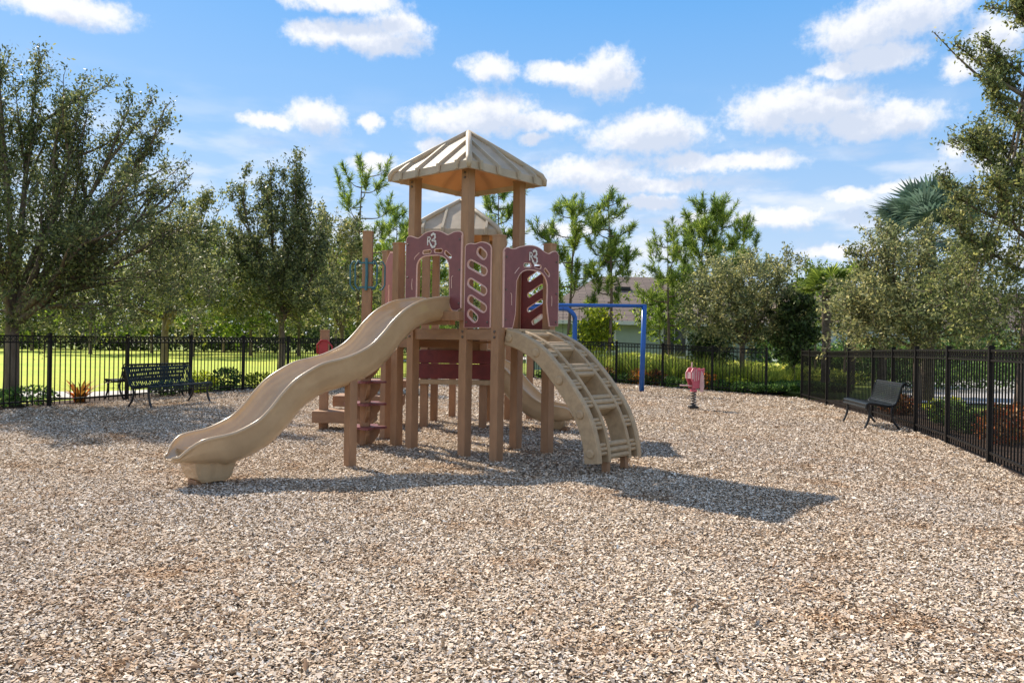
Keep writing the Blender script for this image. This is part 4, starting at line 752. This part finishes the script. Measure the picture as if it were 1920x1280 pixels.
def tree(name, label, base, limbs, lobes, leaf=.05, aspect=.42, tr=.12, fork=1.6, mleaf='oak', mbark='bark', seed=1, per=26, twl=.5, group=None, cat='tree', up=.45, jit=.07, trunk_top=None):
    """limbs: (tip, spread, twigs); lobes: (centre, (rx,ry,rz), twigs). per: leaves per twig"""
    rng = np.random.default_rng(seed); base = np.array(base, float); o = thing(name, tuple(base), label, cat, group); wood = NB(); lf = NB()
    ftop = base + np.array([0, 0, fork]) if trunk_top is None else np.array(trunk_top, float)
    tp = catmull([base - [0, 0, .1], base + (ftop - base) * .5 + rng.normal(0, .03, 3), ftop], 8); tubes_np(wood, [tuple(x) for x in tp], [tr * (1.25 if i == 0 else 1.0 - .3 * i / 7) for i in range(8)], 10)
    TS, TE = [], []
    for tip, spread, ntw in limbs:
        tip = np.array(tip, float); fr_ = rng.uniform(.75, 1.0) if trunk_top is None else float(np.clip((tip[2] - .35 - .45 * np.hypot(*(tip - ftop)[:2]) - base[2]) / (ftop[2] - base[2]), .22, .97)); s0 = base + (ftop - base) * fr_; v = tip - s0
        m1 = s0 + v * [.30, .30, .22] + rng.normal(0, .05 * np.linalg.norm(v) * .3, 3); m2 = s0 + v * [.68, .68, .60] + rng.normal(0, .05 * np.linalg.norm(v) * .3, 3)
        pc = catmull([s0, m1, m2, tip], 14); Ln = np.linalg.norm(v); r0 = tr * .55 * min(1, .4 + Ln / 6); tubes_np(wood, [tuple(x) for x in pc], [max(r0 * (1 - i / 13.5), .008) for i in range(14)], 6)
        if spread > .5:
            for sb in range(4):
                k_ = int(rng.integers(4, 11)); a_ = pc[k_]; tgt = a_ + (tip - a_) * rng.uniform(.55, .95) + rng.normal(0, 1, 3) * [spread * .65, spread * .65, spread * .25] + [0, 0, spread * .05]
                ps = catmull([a_, a_ + (tgt - a_) * .5 + rng.normal(0, .08, 3), tgt], 8); tubes_np(wood, [tuple(x) for x in ps], [max(r0 * .4 * (1 - i / 7.6), .006) for i in range(8)], 5)
                n3 = max(6, ntw // 5); t3 = rng.beta(1.6, 1.1, n3) * .8 + .2; x3 = t3 * 7; j3 = np.clip(x3.astype(int), 0, 6); s3 = ps[j3] + (ps[j3 + 1] - ps[j3]) * (x3 - j3)[:, None]; d3 = unit(unit(ps[j3 + 1] - ps[j3]) * .7 + unit(rng.normal(size=(n3, 3))) * .9 + np.array([0, 0, up])); l3 = spread * .6 * (1.15 - .5 * t3) * rng.uniform(.45, 1.1, n3); TS.append(s3); TE.append(s3 + d3 * l3[:, None])
        ntw = int(ntw * .6) if spread > .5 else ntw
        t = rng.beta(1.6, 1.1, ntw) * .80 + .20; idx = t * 13; i0 = np.clip(idx.astype(int), 0, 12); st = pc[i0] + (pc[i0 + 1] - pc[i0]) * (idx - i0)[:, None]; dr = unit(pc[i0 + 1] - pc[i0])
        dd = unit(dr * .75 + unit(rng.normal(size=(ntw, 3))) * .85 + np.array([0, 0, up])); ll = spread * (1.15 - .65 * t) * rng.uniform(.45, 1.1, ntw); TS.append(st); TE.append(st + dd * ll[:, None])
    for cen, rad, ntw in lobes:
        ntw = int(ntw * (.62 if leaf < .08 else .9))
        cen = np.array(cen, float); rad = np.array(rad, float); u_ = unit(rng.normal(size=(ntw, 3))); r_ = rng.uniform(.12, 1, ntw) ** (1 / 2.4); off = u_ * r_[:, None] * rad; off *= (1 + .22 * np.sin(u_[:, :1] * 7 + seed) * np.cos(u_[:, 2:] * 6 + u_[:, 1:2] * 4 + seed))
        st = cen + off; dd = unit(u_ * .7 + unit(rng.normal(size=(ntw, 3))) * .8 + np.array([0, 0, up])); TS.append(st); TE.append(st + dd * (twl * rng.uniform(.5, 1.2, ntw))[:, None])
        nb_ = max(2, ntw // 55); 
        for k in range(nb_):
            e = st[rng.integers(ntw)]; pc = catmull([ftop - [0, 0, .1], ftop + (e - ftop) * [.4, .4, .55] + rng.normal(0, .1, 3), e], 8); tubes_np(wood, [tuple(x) for x in pc], [max(tr * .38 * (1 - i / 7.4), .007) for i in range(8)], 5)
    TS = np.concatenate(TS); TE = np.concatenate(TE); k = (TE[:, 2] > .35); TS = TS[k]; TE = TE[k]; n = len(TS); wood.add(segs(TS, TE, np.full(n, .0075), np.full(n, .003)))
    ll = np.linalg.norm(TE - TS, axis=1); cnt = np.maximum(4, (per * (ll / np.median(ll)) * rng.uniform(.5, 1.4, n))).astype(int); id_ = np.repeat(np.arange(n), cnt); m_ = len(id_); u_ = rng.uniform(.05, 1.12, m_)[:, None]
    P_ = TS[id_] + (TE[id_] - TS[id_]) * u_ + rng.normal(0, jit, (m_, 3)); D_ = unit(TE[id_] - TS[id_]) * .6 + rng.normal(0, .75, (m_, 3)); s_ = leaf * rng.uniform(.55, 1.25, m_); lf.add(leaves(P_, D_, s_, s_ * aspect * rng.uniform(.8, 1.2, m_), rng))
    wood.link('trunk', M[mbark], o, True); lf.link('crown', M[mleaf], o); return o
def A3(px, py, Y, dy=0): v = at(px, py, Y); return (v.x, Y + dy, v.z)
def LB(px, py, rx, ry, Y, n, dy=0, ryd=None):
    """lobe from its size in metres as surveyed on the photo"""
    v = at(px, py, Y); k = Y / F; return ((v.x, Y + dy, v.z), (rx * k, ryd or (rx + ry) / 2 * k, ry * k), n)
# big oak at the left edge
Y = 16.0; b = at(20, 752, Y)
tree('oak_tree', 'tall spreading dark oak by the left edge with upswept branches over the fence', (b.x, Y, -.05),
     [(A3(60, 92, Y, .3), 1.0, 90), (A3(20, 130, Y, -.4), 1.0, 60), (A3(110, 200, Y, .6), 1.0, 60), (A3(165, 160, Y, -.2), .8, 60), (A3(232, 172, Y, .4), .8, 80), (A3(200, 270, Y, 1.0), .9, 60), (A3(326, 232, Y, -.3), .75, 75), (A3(352, 318, Y, .3), .65, 55), (A3(290, 330, Y, -.8), .8, 60), (A3(-60, 120, Y, .4), 1.0, 60), (A3(-120, 260, Y, .4), 1.2, 50), (A3(330, 420, Y, .8), .8, 50), (A3(60, 300, Y, 1.2), 1.0, 50), (A3(250, 420, Y, -1), .9, 60), (A3(80, 400, Y, -1.4), .9, 50)],
     [LB(60, 440, 150, 120, Y, 300), LB(200, 500, 130, 95, Y, 330, .5), LB(320, 520, 75, 75, Y, 150, .8), LB(60, 570, 120, 50, Y, 150), LB(-80, 440, 130, 150, Y, 120), LB(210, 590, 110, 26, Y, 90)],
     leaf=.043, tr=.16, fork=2.0, mleaf='oak', seed=3, per=34, twl=.5, group='oaks outside the left fence')
Y = 24.0; b = at(255, 700, Y)
tree('oak_tree', 'round dark oak on the lawn behind the bench', (b.x, Y + 2, -.05), [(A3(395, 365, Y), .9, 60), (A3(340, 380, Y, 1), 1.0, 60), (A3(290, 400, Y), 1, 50)],
     [LB(300, 500, 95, 75, Y, 330, 1), LB(390, 520, 60, 80, Y, 230, 0), LB(250, 560, 80, 50, Y, 120)], leaf=.062, tr=.14, fork=2.1, mleaf='oak2', seed=4, per=30, twl=.6, group='oaks outside the left fence')
Y = 25.0; b = at(525, 714, Y)
tree('oak_tree', 'olive oak with a plumed top and dark trunk right behind the left fence', (b.x, Y, 0),
     [(A3(556, 292, Y), .85, 90), (A3(502, 315, Y, .4), .85, 80), (A3(455, 350, Y, -.4), .8, 60), (A3(575, 380, Y, .3), .8, 60), (A3(425, 430, Y), .9, 50), (A3(612, 440, Y), .9, 50)],
     [LB(515, 470, 75, 85, Y, 330), LB(470, 545, 80, 52, Y, 230, -.3), LB(570, 545, 75, 55, Y, 250), LB(525, 585, 85, 32, Y, 110)], leaf=.058, tr=.12, fork=2.2, mleaf='oak', seed=6, per=34, twl=.55, group='oaks outside the left fence')
Y = 29.0
tree('oak_tree', 'thin pale green oak between the plumed oak and the tall pine', (at(640, 700, Y).x, Y, 0), [(A3(600, 395, Y), 1.0, 50), (A3(655, 410, Y, .6), 1.0, 50)],
     [LB(620, 470, 60, 62, Y, 190), LB(660, 560, 72, 52, Y, 260), LB(610, 570, 60, 45, Y, 140)], leaf=.07, tr=.09, fork=1.9, mleaf='oak3', seed=7, per=22, twl=.6, group='oaks outside the left fence')
Y = 27.0; b = at(1392, 712, Y)
tree('oak_tree', 'bushy olive oak right of the two tall pines behind the fence', (b.x, Y, 0), [(A3(1480, 470, Y), .8, 45), (A3(1415, 480, Y, .5), .8, 40), (A3(1350, 500, Y), .8, 40), (A3(1300, 530, Y), .7, 40)],
     [LB(1390, 545, 95, 62, Y, 420), LB(1330, 585, 62, 50, Y, 200, -.4), LB(1450, 590, 62, 55, Y, 230, .3), LB(1390, 620, 80, 26, Y, 100)], leaf=.062, tr=.10, fork=1.5, mleaf='oak3', seed=9, per=30, twl=.6, group='oaks outside the right fence')
Y = 19.0; b = at(1720, 720, Y)
tree('oak_tree', 'wide dusty olive oak below the blue fan palm', (b.x, Y, -.05), [(A3(1650, 420, Y), .8, 50), (A3(1610, 470, Y, .4), .7, 40), (A3(1740, 410, Y, .4), .8, 50), (A3(1800, 470, Y), .9, 60), (A3(1590, 560, Y), .7, 50)],
     [LB(1700, 550, 105, 70, Y, 330), LB(1640, 585, 95, 62, Y, 300, -.4), LB(1790, 560, 105, 85, Y, 380, .4), LB(1730, 630, 150, 32, Y, 220)], leaf=.052, tr=.11, fork=1.7, mleaf='oak3', seed=11, per=30, twl=.5, group='oaks outside the right fence')
Y = 12.5; b = at(1895, 790, Y)
tree('oak_tree', 'tall near oak at the right edge reaching the top of the sky', (b.x + .1, Y, -.05),
     [(A3(1905, 5, Y), .55, 70), (A3(1950, -60, Y, .3), .7, 60), (A3(1738, 70, Y, -.2), .10, 14), (A3(1800, 80, Y, .1), .30, 40), (A3(1850, 70, Y, .1), .35, 30), (A3(1870, 110, Y, .2), .5, 60), (A3(1832, 165, Y, -.3), .45, 55), (A3(1815, 260, Y), .5, 60), (A3(1880, 240, Y, .5), .6, 60), (A3(1780, 325, Y, .3), .4, 40), (A3(1790, 400, Y, .2), .45, 40), (A3(1830, 350, Y, -.5), .6, 60), (A3(1920, 330, Y), .7, 50), (A3(1985, 200, Y), .8, 60)],
     [LB(1890, 430, 78, 90, Y, 200), LB(1870, 530, 100, 75, Y, 240, .4), LB(1960, 400, 90, 150, Y, 120), LB(1900, 600, 95, 40, Y, 130)], leaf=.038, tr=.10, fork=1.9, mleaf='oak2', seed=13, per=26, twl=.42, jit=.05, trunk_top=A3(1945, 60, Y), group='oaks outside the right fence')
for i, (px, py, Y, rx, ry, ml, lab) in enumerate([(1245, 590, 33, 60, 50, 'bright', 'light green young tree in front of the sage house'), (1490, 618, 26.5, 30, 55, 'dark', 'dark upright evergreen shrub tree at the corner of the fences'), (1530, 560, 34, 55, 60, 'bright', 'yellow green tree behind the palm trunks'),
     (1118, 625, 30.5, 26, 36, 'yellow', 'small yellow green tree seen through the swing frame'), (1585, 590, 31, 45, 32, 'oak3', 'grey green tree between the two palm trunks'), (1330, 660, 31, 30, 30, 'dark', 'small dark round tree against the sage house wall')]):
    v = at(px, py, Y); tree('broadleaf_tree', lab, (v.x, Y, -.02), [(A3(px - rx * .3, py - ry * 1.15, Y), .6, 20), (A3(px + rx * .4, py - ry * 1.1, Y), .6, 20)], [LB(px, py, rx, ry, Y, 130 if ml != 'dark' else 230)], leaf=.085, tr=.06, fork=max(.5, v.z * .45), mleaf=ml, seed=30 + i, per=22, twl=.5, group='small trees outside the play area')

def pine(label, px, py_top, Y, hw, seed, bare=.35, dens=1.0, lean=0, m='pine', nl=19):
    """open pine: whorls of upcurved branches ending in needle tufts"""
    rng = np.random.default_rng(seed); top = np.array(at(px, py_top, Y)); base = np.array([top[0] - lean, Y, -.05]); H = top[2]; o = thing('pine_tree', tuple(base), label, 'tree', 'slash pines beyond the fences'); wood = NB(); nd = NB()
    tp = catmull([base, base + (top - base) * .5 + [rng.normal(0, .1), rng.normal(0, .1), 0], top], 12); tubes_np(wood, [tuple(x) for x in tp], [max(.105 * (H / 8) * (1 - i / 12), .014) for i in range(12)], 8)
    T, D_ = [], []; W = hw * Y / F
    for k in range(nl):
        f_ = bare + (1 - bare) * ((k + rng.uniform(0, 1)) / nl); st = base + (top - base) * f_; an = k * 2.4 + rng.uniform(-.5, .5); w = W * (.22 + .78 * math.sin(math.pi * min(1, .22 + .76 * (f_ - bare) / (1 - bare)))) * rng.uniform(.5, 1.15); hd = np.array([np.cos(an), np.sin(an) * .9, 0])
        tip = st + hd * w + [0, 0, w * rng.uniform(.25, .7)]; pc = catmull([st, st + hd * w * .55 + [0, 0, w * .08], tip], 8); tubes_np(wood, [tuple(x) for x in pc], [max(.030 * (1 - i / 8), .008) for i in range(8)], 5)
        for j in range(int(2 + w * 2.6 * dens)):
            u_ = rng.uniform(.35, 1.0); i0 = min(int(u_ * 7), 6); s0 = pc[i0] + (pc[i0 + 1] - pc[i0]) * (u_ * 7 - i0); dv = unit((pc[i0 + 1] - pc[i0]) * 1.5 + rng.normal(0, .28, 3) + [0, 0, .42]); e = s0 + dv * rng.uniform(.2, .6); wood.add(segs(s0[None], e[None], [.010], [.006])); T.append(e); D_.append(dv)
        T.append(tip); D_.append(unit(pc[-1] - pc[-2] + [0, 0, .3]))
    T.append(top); D_.append(np.array([0, 0, 1.])); T = np.array(T); D_ = unit(np.array(D_)); n = len(T); per = 80; id_ = np.repeat(np.arange(n), per); m_ = len(id_)
    ax = rng.uniform(-.42, .06, m_)[:, None]; P0 = T[id_] + D_[id_] * ax; dd = unit(D_[id_] * 1.0 + rng.normal(0, .60, (m_, 3))); ln = rng.uniform(.09, .17, m_) ; nd.add(leaves(P0 + dd * ln[:, None] * .9, dd, ln, np.full(m_, .0105), rng))
    wood.link('trunk', M['pine_bark'], o, True); nd.link('crown', M[m], o)
pine('tall thin pine left of the tower with a candelabra top', 680, 312, 30, 95, 41, .45, 1.0, 0, nl=15)
pine('pine showing directly behind the front tower posts', 935, 352, 33, 75, 42, .3, 2.0, nl=26)
pine('broad pine just right of the climber panel', 1078, 388, 31, 82, 43, .40, 1.9, .25, nl=20)
pine('slender pine next to the blue swing bar', 1140, 375, 30, 52, 44, .42, 1.6, -.1, nl=20)
pine('short pine in front of the sage house roof', 1252, 437, 31, 55, 45, .34, 1.3, -.2, nl=17)
pine('tallest bushy pine behind the spring rider', 1322, 388, 32, 74, 46, .45, 2.6, .15, nl=28)
pine('pine sprouting above the olive oak', 1395, 420, 35, 42, 47, .4, 1.2)
pine('pine behind the thin pale oak on the left', 745, 395, 36, 62, 48, .2, 2.0, nl=26)
pine('far pine deep behind the rear tower roof', 800, 430, 40, 60, 49, .2, 2, nl=26)

def fan_palm(label, px, py, Y, trunkr, nf, fr, seed, m='palm', spread=1.0, zb=None):
    rng = np.random.default_rng(seed); c = np.array(at(px, py, Y)); o = thing('palm_tree', (c[0], Y, 0), label, 'palm', None); w = NB(); lf = NB()
    tp = [(c[0], Y, -.05), (c[0] + .03, Y, c[2] * .5), tuple(c)]; pts = catmull(tp, 26); tubes_np(w, [tuple(x) for x in pts], [trunkr * (1.12 if i % 2 else .95) for i in range(26)], 10); w.link('trunk', M['palm_bark'], o)
    for k in range(nf):
        an = k * 2.399 + rng.uniform(-.3, .3); elv = rng.uniform(-.25, 1.25); h = np.array([np.cos(an) * np.cos(elv), np.sin(an) * np.cos(elv), np.sin(elv)]); pe = c + h * fr * .65 * spread; mid = c + h * fr * .35 * spread; tubes_np(lf, [tuple(c), tuple(mid), tuple(pe - [0, 0, .05])], [.018, .014, .010], 4)
        s_ = unit(np.cross(h, [0, 0, 1.])); u2 = np.cross(s_, h); nb_ = 30; a_ = np.linspace(-2.0, 2.0, nb_); dirs = h[None] * np.cos(a_)[:, None] + s_[None] * np.sin(a_)[:, None] + u2[None] * (.12 * np.cos(a_ * 2)[:, None]); dirs = unit(dirs)
        ln = fr * (.62 + .1 * rng.uniform(size=nb_)) * (1 - .18 * np.abs(a_) / 2); V = []; F_ = []
        for i in range(nb_):
            d = dirs[i]; n_ = unit(np.cross(d, u2)); wv = fr * .040; tip = pe + d * ln[i] - np.array([0, 0, .10 * fr]); m1 = pe + d * ln[i] * .55; b0 = len(V); V += [pe, m1 - n_ * wv * .9 + u2 * .01, tip, m1 + n_ * wv * .9 + u2 * .01]; F_.append([b0, b0 + 1, b0 + 2, b0 + 3])
        lf.add((np.array(V), np.array(F_)))
    lf.link('crown', M[m], o)
fan_palm('large blue green fan palm rising above the dusty oak', 1742, 448, 21.5, .17, 34, 1.5, 61, 'fanpalm')
fan_palm('palm with a rough trunk nearest the corner of the fences', 1549, 545, 24.5, .13, 22, .80, 62)
fan_palm('grey trunked palm standing right of the rough trunked one', 1597, 540, 26, .13, 22, .85, 63)
fan_palm('yellow green palm with its fronds above the far hedge', 1655, 560, 25, .12, 20, .8, 64)

# woods beyond the lawn
WT = [(-60, 150, 62), (60, 120, 66), (170, 150, 58), (285, 128, 64), (360, 165, 55), (420, 190, 70), (470, 140, 60), (560, 150, 62), (630, 165, 56), (700, 160, 60), (790, 150, 66), (860, 120, 60), (1000, 110, 70), (1200, 100, 76)]
labs = ['pale', 'tall', 'rounded', 'ragged', 'slim bright', 'light topped', 'leafy', 'dense', 'loose', 'bushy', 'broad', 'low', 'hazy', 'distant']
places = ['at the far left end of the woods', 'above the lawn beside the left edge', 'behind the big oak branches', 'in the woods above the bench', 'with a thin trunk over the end of the bench', 'behind the plumed oak on its left side', 'seen left of the plumed oak trunk', 'straight behind the plumed oak', 'in the gap before the tall thin pine', 'behind the tall blue ringed post', 'behind the left posts of the tower', 'seen through the arch over the slide', 'behind the climber panel', 'over the roof of the sage house']
for i, (px, hh, Y) in enumerate(WT):
    py = 640 - hh * .5; w = 62 + (i * 37) % 30; ml = ('bright', 'oak2', 'bright', 'oak3')[i % 4]
    tree('forest_tree', '%s tree %s' % (labs[i], places[i]), (at(px, 640, Y).x, Y, 0), [(A3(px - 20, 640 - hh * 1.12, Y), 1.6, 16), (A3(px + 25, 640 - hh * 1.05, Y), 1.6, 16)], [LB(px, py - hh * .14, w, hh * .46, Y, 210), LB(px + w * .5, py + hh * .1, w * .7, hh * .36, Y, 100, 2)], leaf=.17, aspect=.5, tr=.13, fork=2.2, mleaf=ml, seed=70 + i, per=17, twl=1.3, jit=.2, group='trees of the woods beyond the lawn')
def mass(name, label, x0, x1, y0, y1, h0, h1, n, leaf, m, seed, cat='undergrowth', zf=None):
    rng = np.random.default_rng(seed); x = rng.uniform(x0, x1, n); y = rng.uniform(y0, y1, n); top = h0 + (h1 - h0) * (.5 + .5 * np.sin(x * .9 + seed) * np.cos(x * .37 + 1)); z = rng.uniform(0, 1, n) ** .7 * top
    P_ = np.stack([x, y, z], 1); s_ = leaf * rng.uniform(.5, 1.3, n); V, F_ = leaves(P_, rng.normal(size=(n, 3)) + [0, 0, .4], s_, s_ * .5, rng); o = np_link(name, V, F_, M[m]); return tag(o, label, cat, kind='stuff')
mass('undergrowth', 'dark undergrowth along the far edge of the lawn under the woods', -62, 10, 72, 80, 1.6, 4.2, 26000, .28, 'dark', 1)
mass('undergrowth', 'mixed green thicket behind the houses on the right', 14, 62, 78, 88, 3, 7, 16000, .35, 'oak2', 2)
mass('undergrowth', 'tangled green undergrowth right of the sage house', 12.5, 26, 36, 42, 1.0, 2.6, 16000, .12, 'low', 3)
mass('tall_grass', 'bright yellow green meadow grass between the middle fence and the sage house', 1.5, 14, 30, 38, .3, .95, 20000, .11, 'grassc', 12, 'grass')
mass('hedge_foliage', 'low clipped hedge running past the road beyond the right fence', 12.5, 34, 26, 28.5, .7, 1.2, 16000, .07, 'low', 4, 'hedge')

def blades(n, c, r, h, lean, wd, rng, seg=3):
    """curved grass blades from a tuft at c"""
    a = rng.uniform(0, 2 * np.pi, n); rr = r * np.sqrt(rng.uniform(0, 1, n)); b = np.stack([c[0] + rr * np.cos(a), c[1] + rr * np.sin(a), np.full(n, c[2])], 1); o_ = np.stack([np.cos(a + rng.normal(0, .5, n)), np.sin(a + rng.normal(0, .5, n)), np.zeros(n)], 1); hh = h * rng.uniform(.6, 1.1, n); ln = lean * rng.uniform(.3, 1.2, n); s_ = np.stack([-o_[:, 1], o_[:, 0], np.zeros(n)], 1); V = []
    for k in range(seg + 1):
        t = k / seg; cn = b + o_ * (ln * t ** 1.8)[:, None]; cn[:, 2] += hh * (t - .30 * t ** 2.6 * (lean / h)); w = wd * (1 - .85 * t) * (.6 + 1.2 * min(t * 2, 1) * (1 - t) + .3); V += [cn - s_ * w, cn + s_ * w]
    V = np.stack(V, 1).reshape(-1, 3); bb = np.arange(n)[:, None] * (2 * seg + 2); F_ = np.concatenate([bb + np.array([2 * k, 2 * k + 1, 2 * k + 3, 2 * k + 2]) for k in range(seg)], 0); return V, F_
def plant(name, cat, label, x, y, kind, h, r, m, seed, n=60, group=None):
    rng = np.random.default_rng(seed); nb = NB(); z0 = gz(x, y) - .03
    if kind == 'rosette': nb.add(blades(n, (x, y, z0), r * .18, h, r, .020 + h * .022, rng))
    elif kind == 'tuft': nb.add(blades(n, (x, y, z0), r * .35, h, r, .006, rng))
    else:
        c = np.array([x, y, z0 + h * .5]); P_ = c + unit(rng.normal(size=(n, 3))) * (rng.uniform(.2, 1, n) ** .5)[:, None] * [r, r, h * .55]; P_[:, 2] = np.maximum(P_[:, 2], z0 + .02); s_ = rng.uniform(.03, .065, n) * (1 if h < 1 else 1.4); nb.add(leaves(P_, P_ - c + rng.normal(0, .3, (n, 3)), s_, s_ * .5, rng))
    o = np_link(name, np.concatenate(nb.V), np.concatenate(nb.F), M[m], None, (x, y, z0)); return tag(o, label, cat, group)
def off_pt(line, i, d):
    i0 = int(i); a = Vector(line[i0]); b = Vector(line[i0 + 1]); t = (b - a).normalized(); P_ = a + (b - a) * (i - i0); return P_.x - t.y * d, P_.y + t.x * d
sd_ = 200
LP = [(1.35, .7, 'rosette', .55, .35, 'orange', 46, 'orange spiky bromeliad beside the big oak trunk'), (2.7, .75, 'rosette', .62, .55, 'orange', 40, 'tan and orange spiky bromeliad left of the bench'), (4.55, .6, 'shrub', .55, .40, 'yellow', 600, 'yellow green shrub just past the end of the bench'), (5.1, .7, 'shrub', .62, .45, 'low', 700, 'green shrub right of the yellow green one'), (5.75, .6, 'shrub', .45, .5, 'yellow', 600, 'yellow leafed shrub before the plumed oak trunk'), (6.3, .6, 'rosette', .55, .45, 'redl', 50, 'dark red bromeliad at the foot of the plumed oak'), (2.1, .9, 'shrub', .40, .6, 'low', 500, 'low green shrub between the two orange bromeliads'), (6.8, .8, 'shrub', .5, .5, 'low', 600, 'green shrub under the wavy slide line'), (4.0, .7, 'shrub', .35, .45, 'low', 450, 'small green shrub hidden behind the bench slats'), (1.75, 1.0, 'shrub', .32, .5, 'low', 420, 'low green shrub right behind the orange bromeliad'), (7.4, .7, 'rosette', .5, .4, 'redl', 50, 'red bromeliad behind the transfer steps')]
for i, (k, d, kd, h, r_, m_, n, lab) in enumerate(LP):
    x, y = off_pt(LF, k + 0.0, d) if k < 9.9 else (0, 0); plant({'rosette': 'bromeliad', 'shrub': 'shrub', 'tuft': 'grass_clump'}[kd], {'rosette': 'plant', 'shrub': 'shrub', 'tuft': 'ornamental grass'}[kd], lab, x, y, kd, h, r_, m_, sd_ + i, n, 'plants along the lawn fence')
CP = [(.4, 1.5, 'tuft', 1.3, .7), (.8, 2.2, 'tuft', 1.35, .7), (1.2, 1.4, 'tuft', 1.2, .7), (1.6, 2.1, 'tuft', 1.4, .7), (2.0, 1.5, 'tuft', 1.2, .7), (2.45, 2.2, 'tuft', 1.35, .8), (2.8, 1.6, 'tuft', 1.25, .7), (3.3, 2.1, 'tuft', 1.3, .8), (3.7, 1.7, 'tuft', 1.2, .7), (4.2, 2.2, 'tuft', 1.2, .8), (4.7, 1.8, 'tuft', 1.1, .7)]
names_ = ['first', 'second', 'third', 'fourth', 'fifth', 'sixth', 'seventh', 'eighth', 'ninth', 'tenth', 'eleventh']
for i, (k, d, kd, h, r_) in enumerate(CP):
    x, y = off_pt(CF, k, d); plant('grass_clump', 'ornamental grass', 'tall fountain grass behind the middle fence, %s of the row counted from the tower' % names_[i], x, y, kd, h, r_, 'grassc', 300 + i, 520, 'fountain grasses behind the middle fence')
CO = [(1.15, .6, 'orange', 'croton of mixed orange leaves just right of the blue upright'), (2.35, .55, 'orange', 'bright orange croton left of the spring rider'), (2.7, .65, 'redl', 'reddish croton beside the bright orange one'), (3.75, .7, 'orange', 'bright orange croton right of the spring rider'), (.6, .6, 'yellow', 'yellow croton between the climber and the blue upright'), (1.6, .5, 'redl', 'dark red croton close behind the fence left of the spring rider'), (4.3, .9, 'yellow', 'yellow leafed plant near the end post of the middle fence')]
for i, (k, d, m_, lab) in enumerate(CO):
    x, y = off_pt(CF, k, d); plant('croton', 'plant', lab, x, y, 'shrub', .55, .42, m_, 330 + i, 480, 'crotons behind the middle fence')
for i in range(10):
    x, y = off_pt(CF, .2 + i * .48, .35 + .12 * (i % 3)); plant('shrub', 'shrub', 'low green shrub at the foot of the middle fence, %s from the tower' % names_[i], x, y, 'shrub', .38, .42, 'low', 350 + i, 520, 'low shrubs at the middle fence')
mass('ground_cover', 'low dark green ground cover in the gap between the two fences', 7.3, 10.4, 23.4, 25.6, .12, .38, 12000, .05, 'low', 8, 'ground cover')
for i, (x, y, h, m_, lab) in enumerate([(9.3, 26.4, 1.0, 'grassc', 'pale grass clump in the gap between the fences'), (10.2, 27.6, 1.2, 'grassc', 'taller yellow grass clump behind the gap between the fences'), (8.4, 27.2, 1.1, 'grassc', 'grass clump beside the dark evergreen shrub tree'), (11.2, 26.2, .9, 'grassc', 'grass clump at the foot of the rough palm trunk')]): plant('grass_clump', 'ornamental grass', lab, x, y, 'tuft', h, .6, m_, 380 + i, 520, 'grasses near the fence corner')
RP = [(k_ + 2, *r_) for k_, *r_ in [(1.35, -1.2, .40, 'low'), (1.75, -1.5, .38, 'orange'), (2.3, -.9, .55, 'redl'), (2.75, -1.3, .6, 'redl'), (2.0, -1.9, .5, 'low'), (3.3, -1.0, .4, 'low'), (4.2, -1.1, .5, 'low'), (5.0, -1.4, .5, 'yellow'), (5.8, -1.0, .45, 'redl'), (6.6, -1.3, .5, 'low'), (.9, -1.4, .5, 'yellow')]]
rl = ['green shrub nearest along the right fence', 'orange croton behind the near panels of the right fence', 'red croton beyond the second near fence post', 'deep red croton right of the charcoal bench', 'green shrub behind the orange crotons', 'green shrub between the red croton and the charcoal bench', 'green shrub right behind the charcoal bench back', 'yellow shrub past the far end of the charcoal bench', 'reddish shrub beyond the charcoal bench', 'green shrub near the far posts of the right fence', 'yellow shrub at the right edge behind the fence']
for i, (k, d, h, m_) in enumerate(RP):
    x, y = off_pt(RF, k, d); plant('shrub', 'shrub', rl[i], x, y, 'shrub', h, .42, m_, 400 + i, 520, 'plants behind the right fence')
print('verts done')
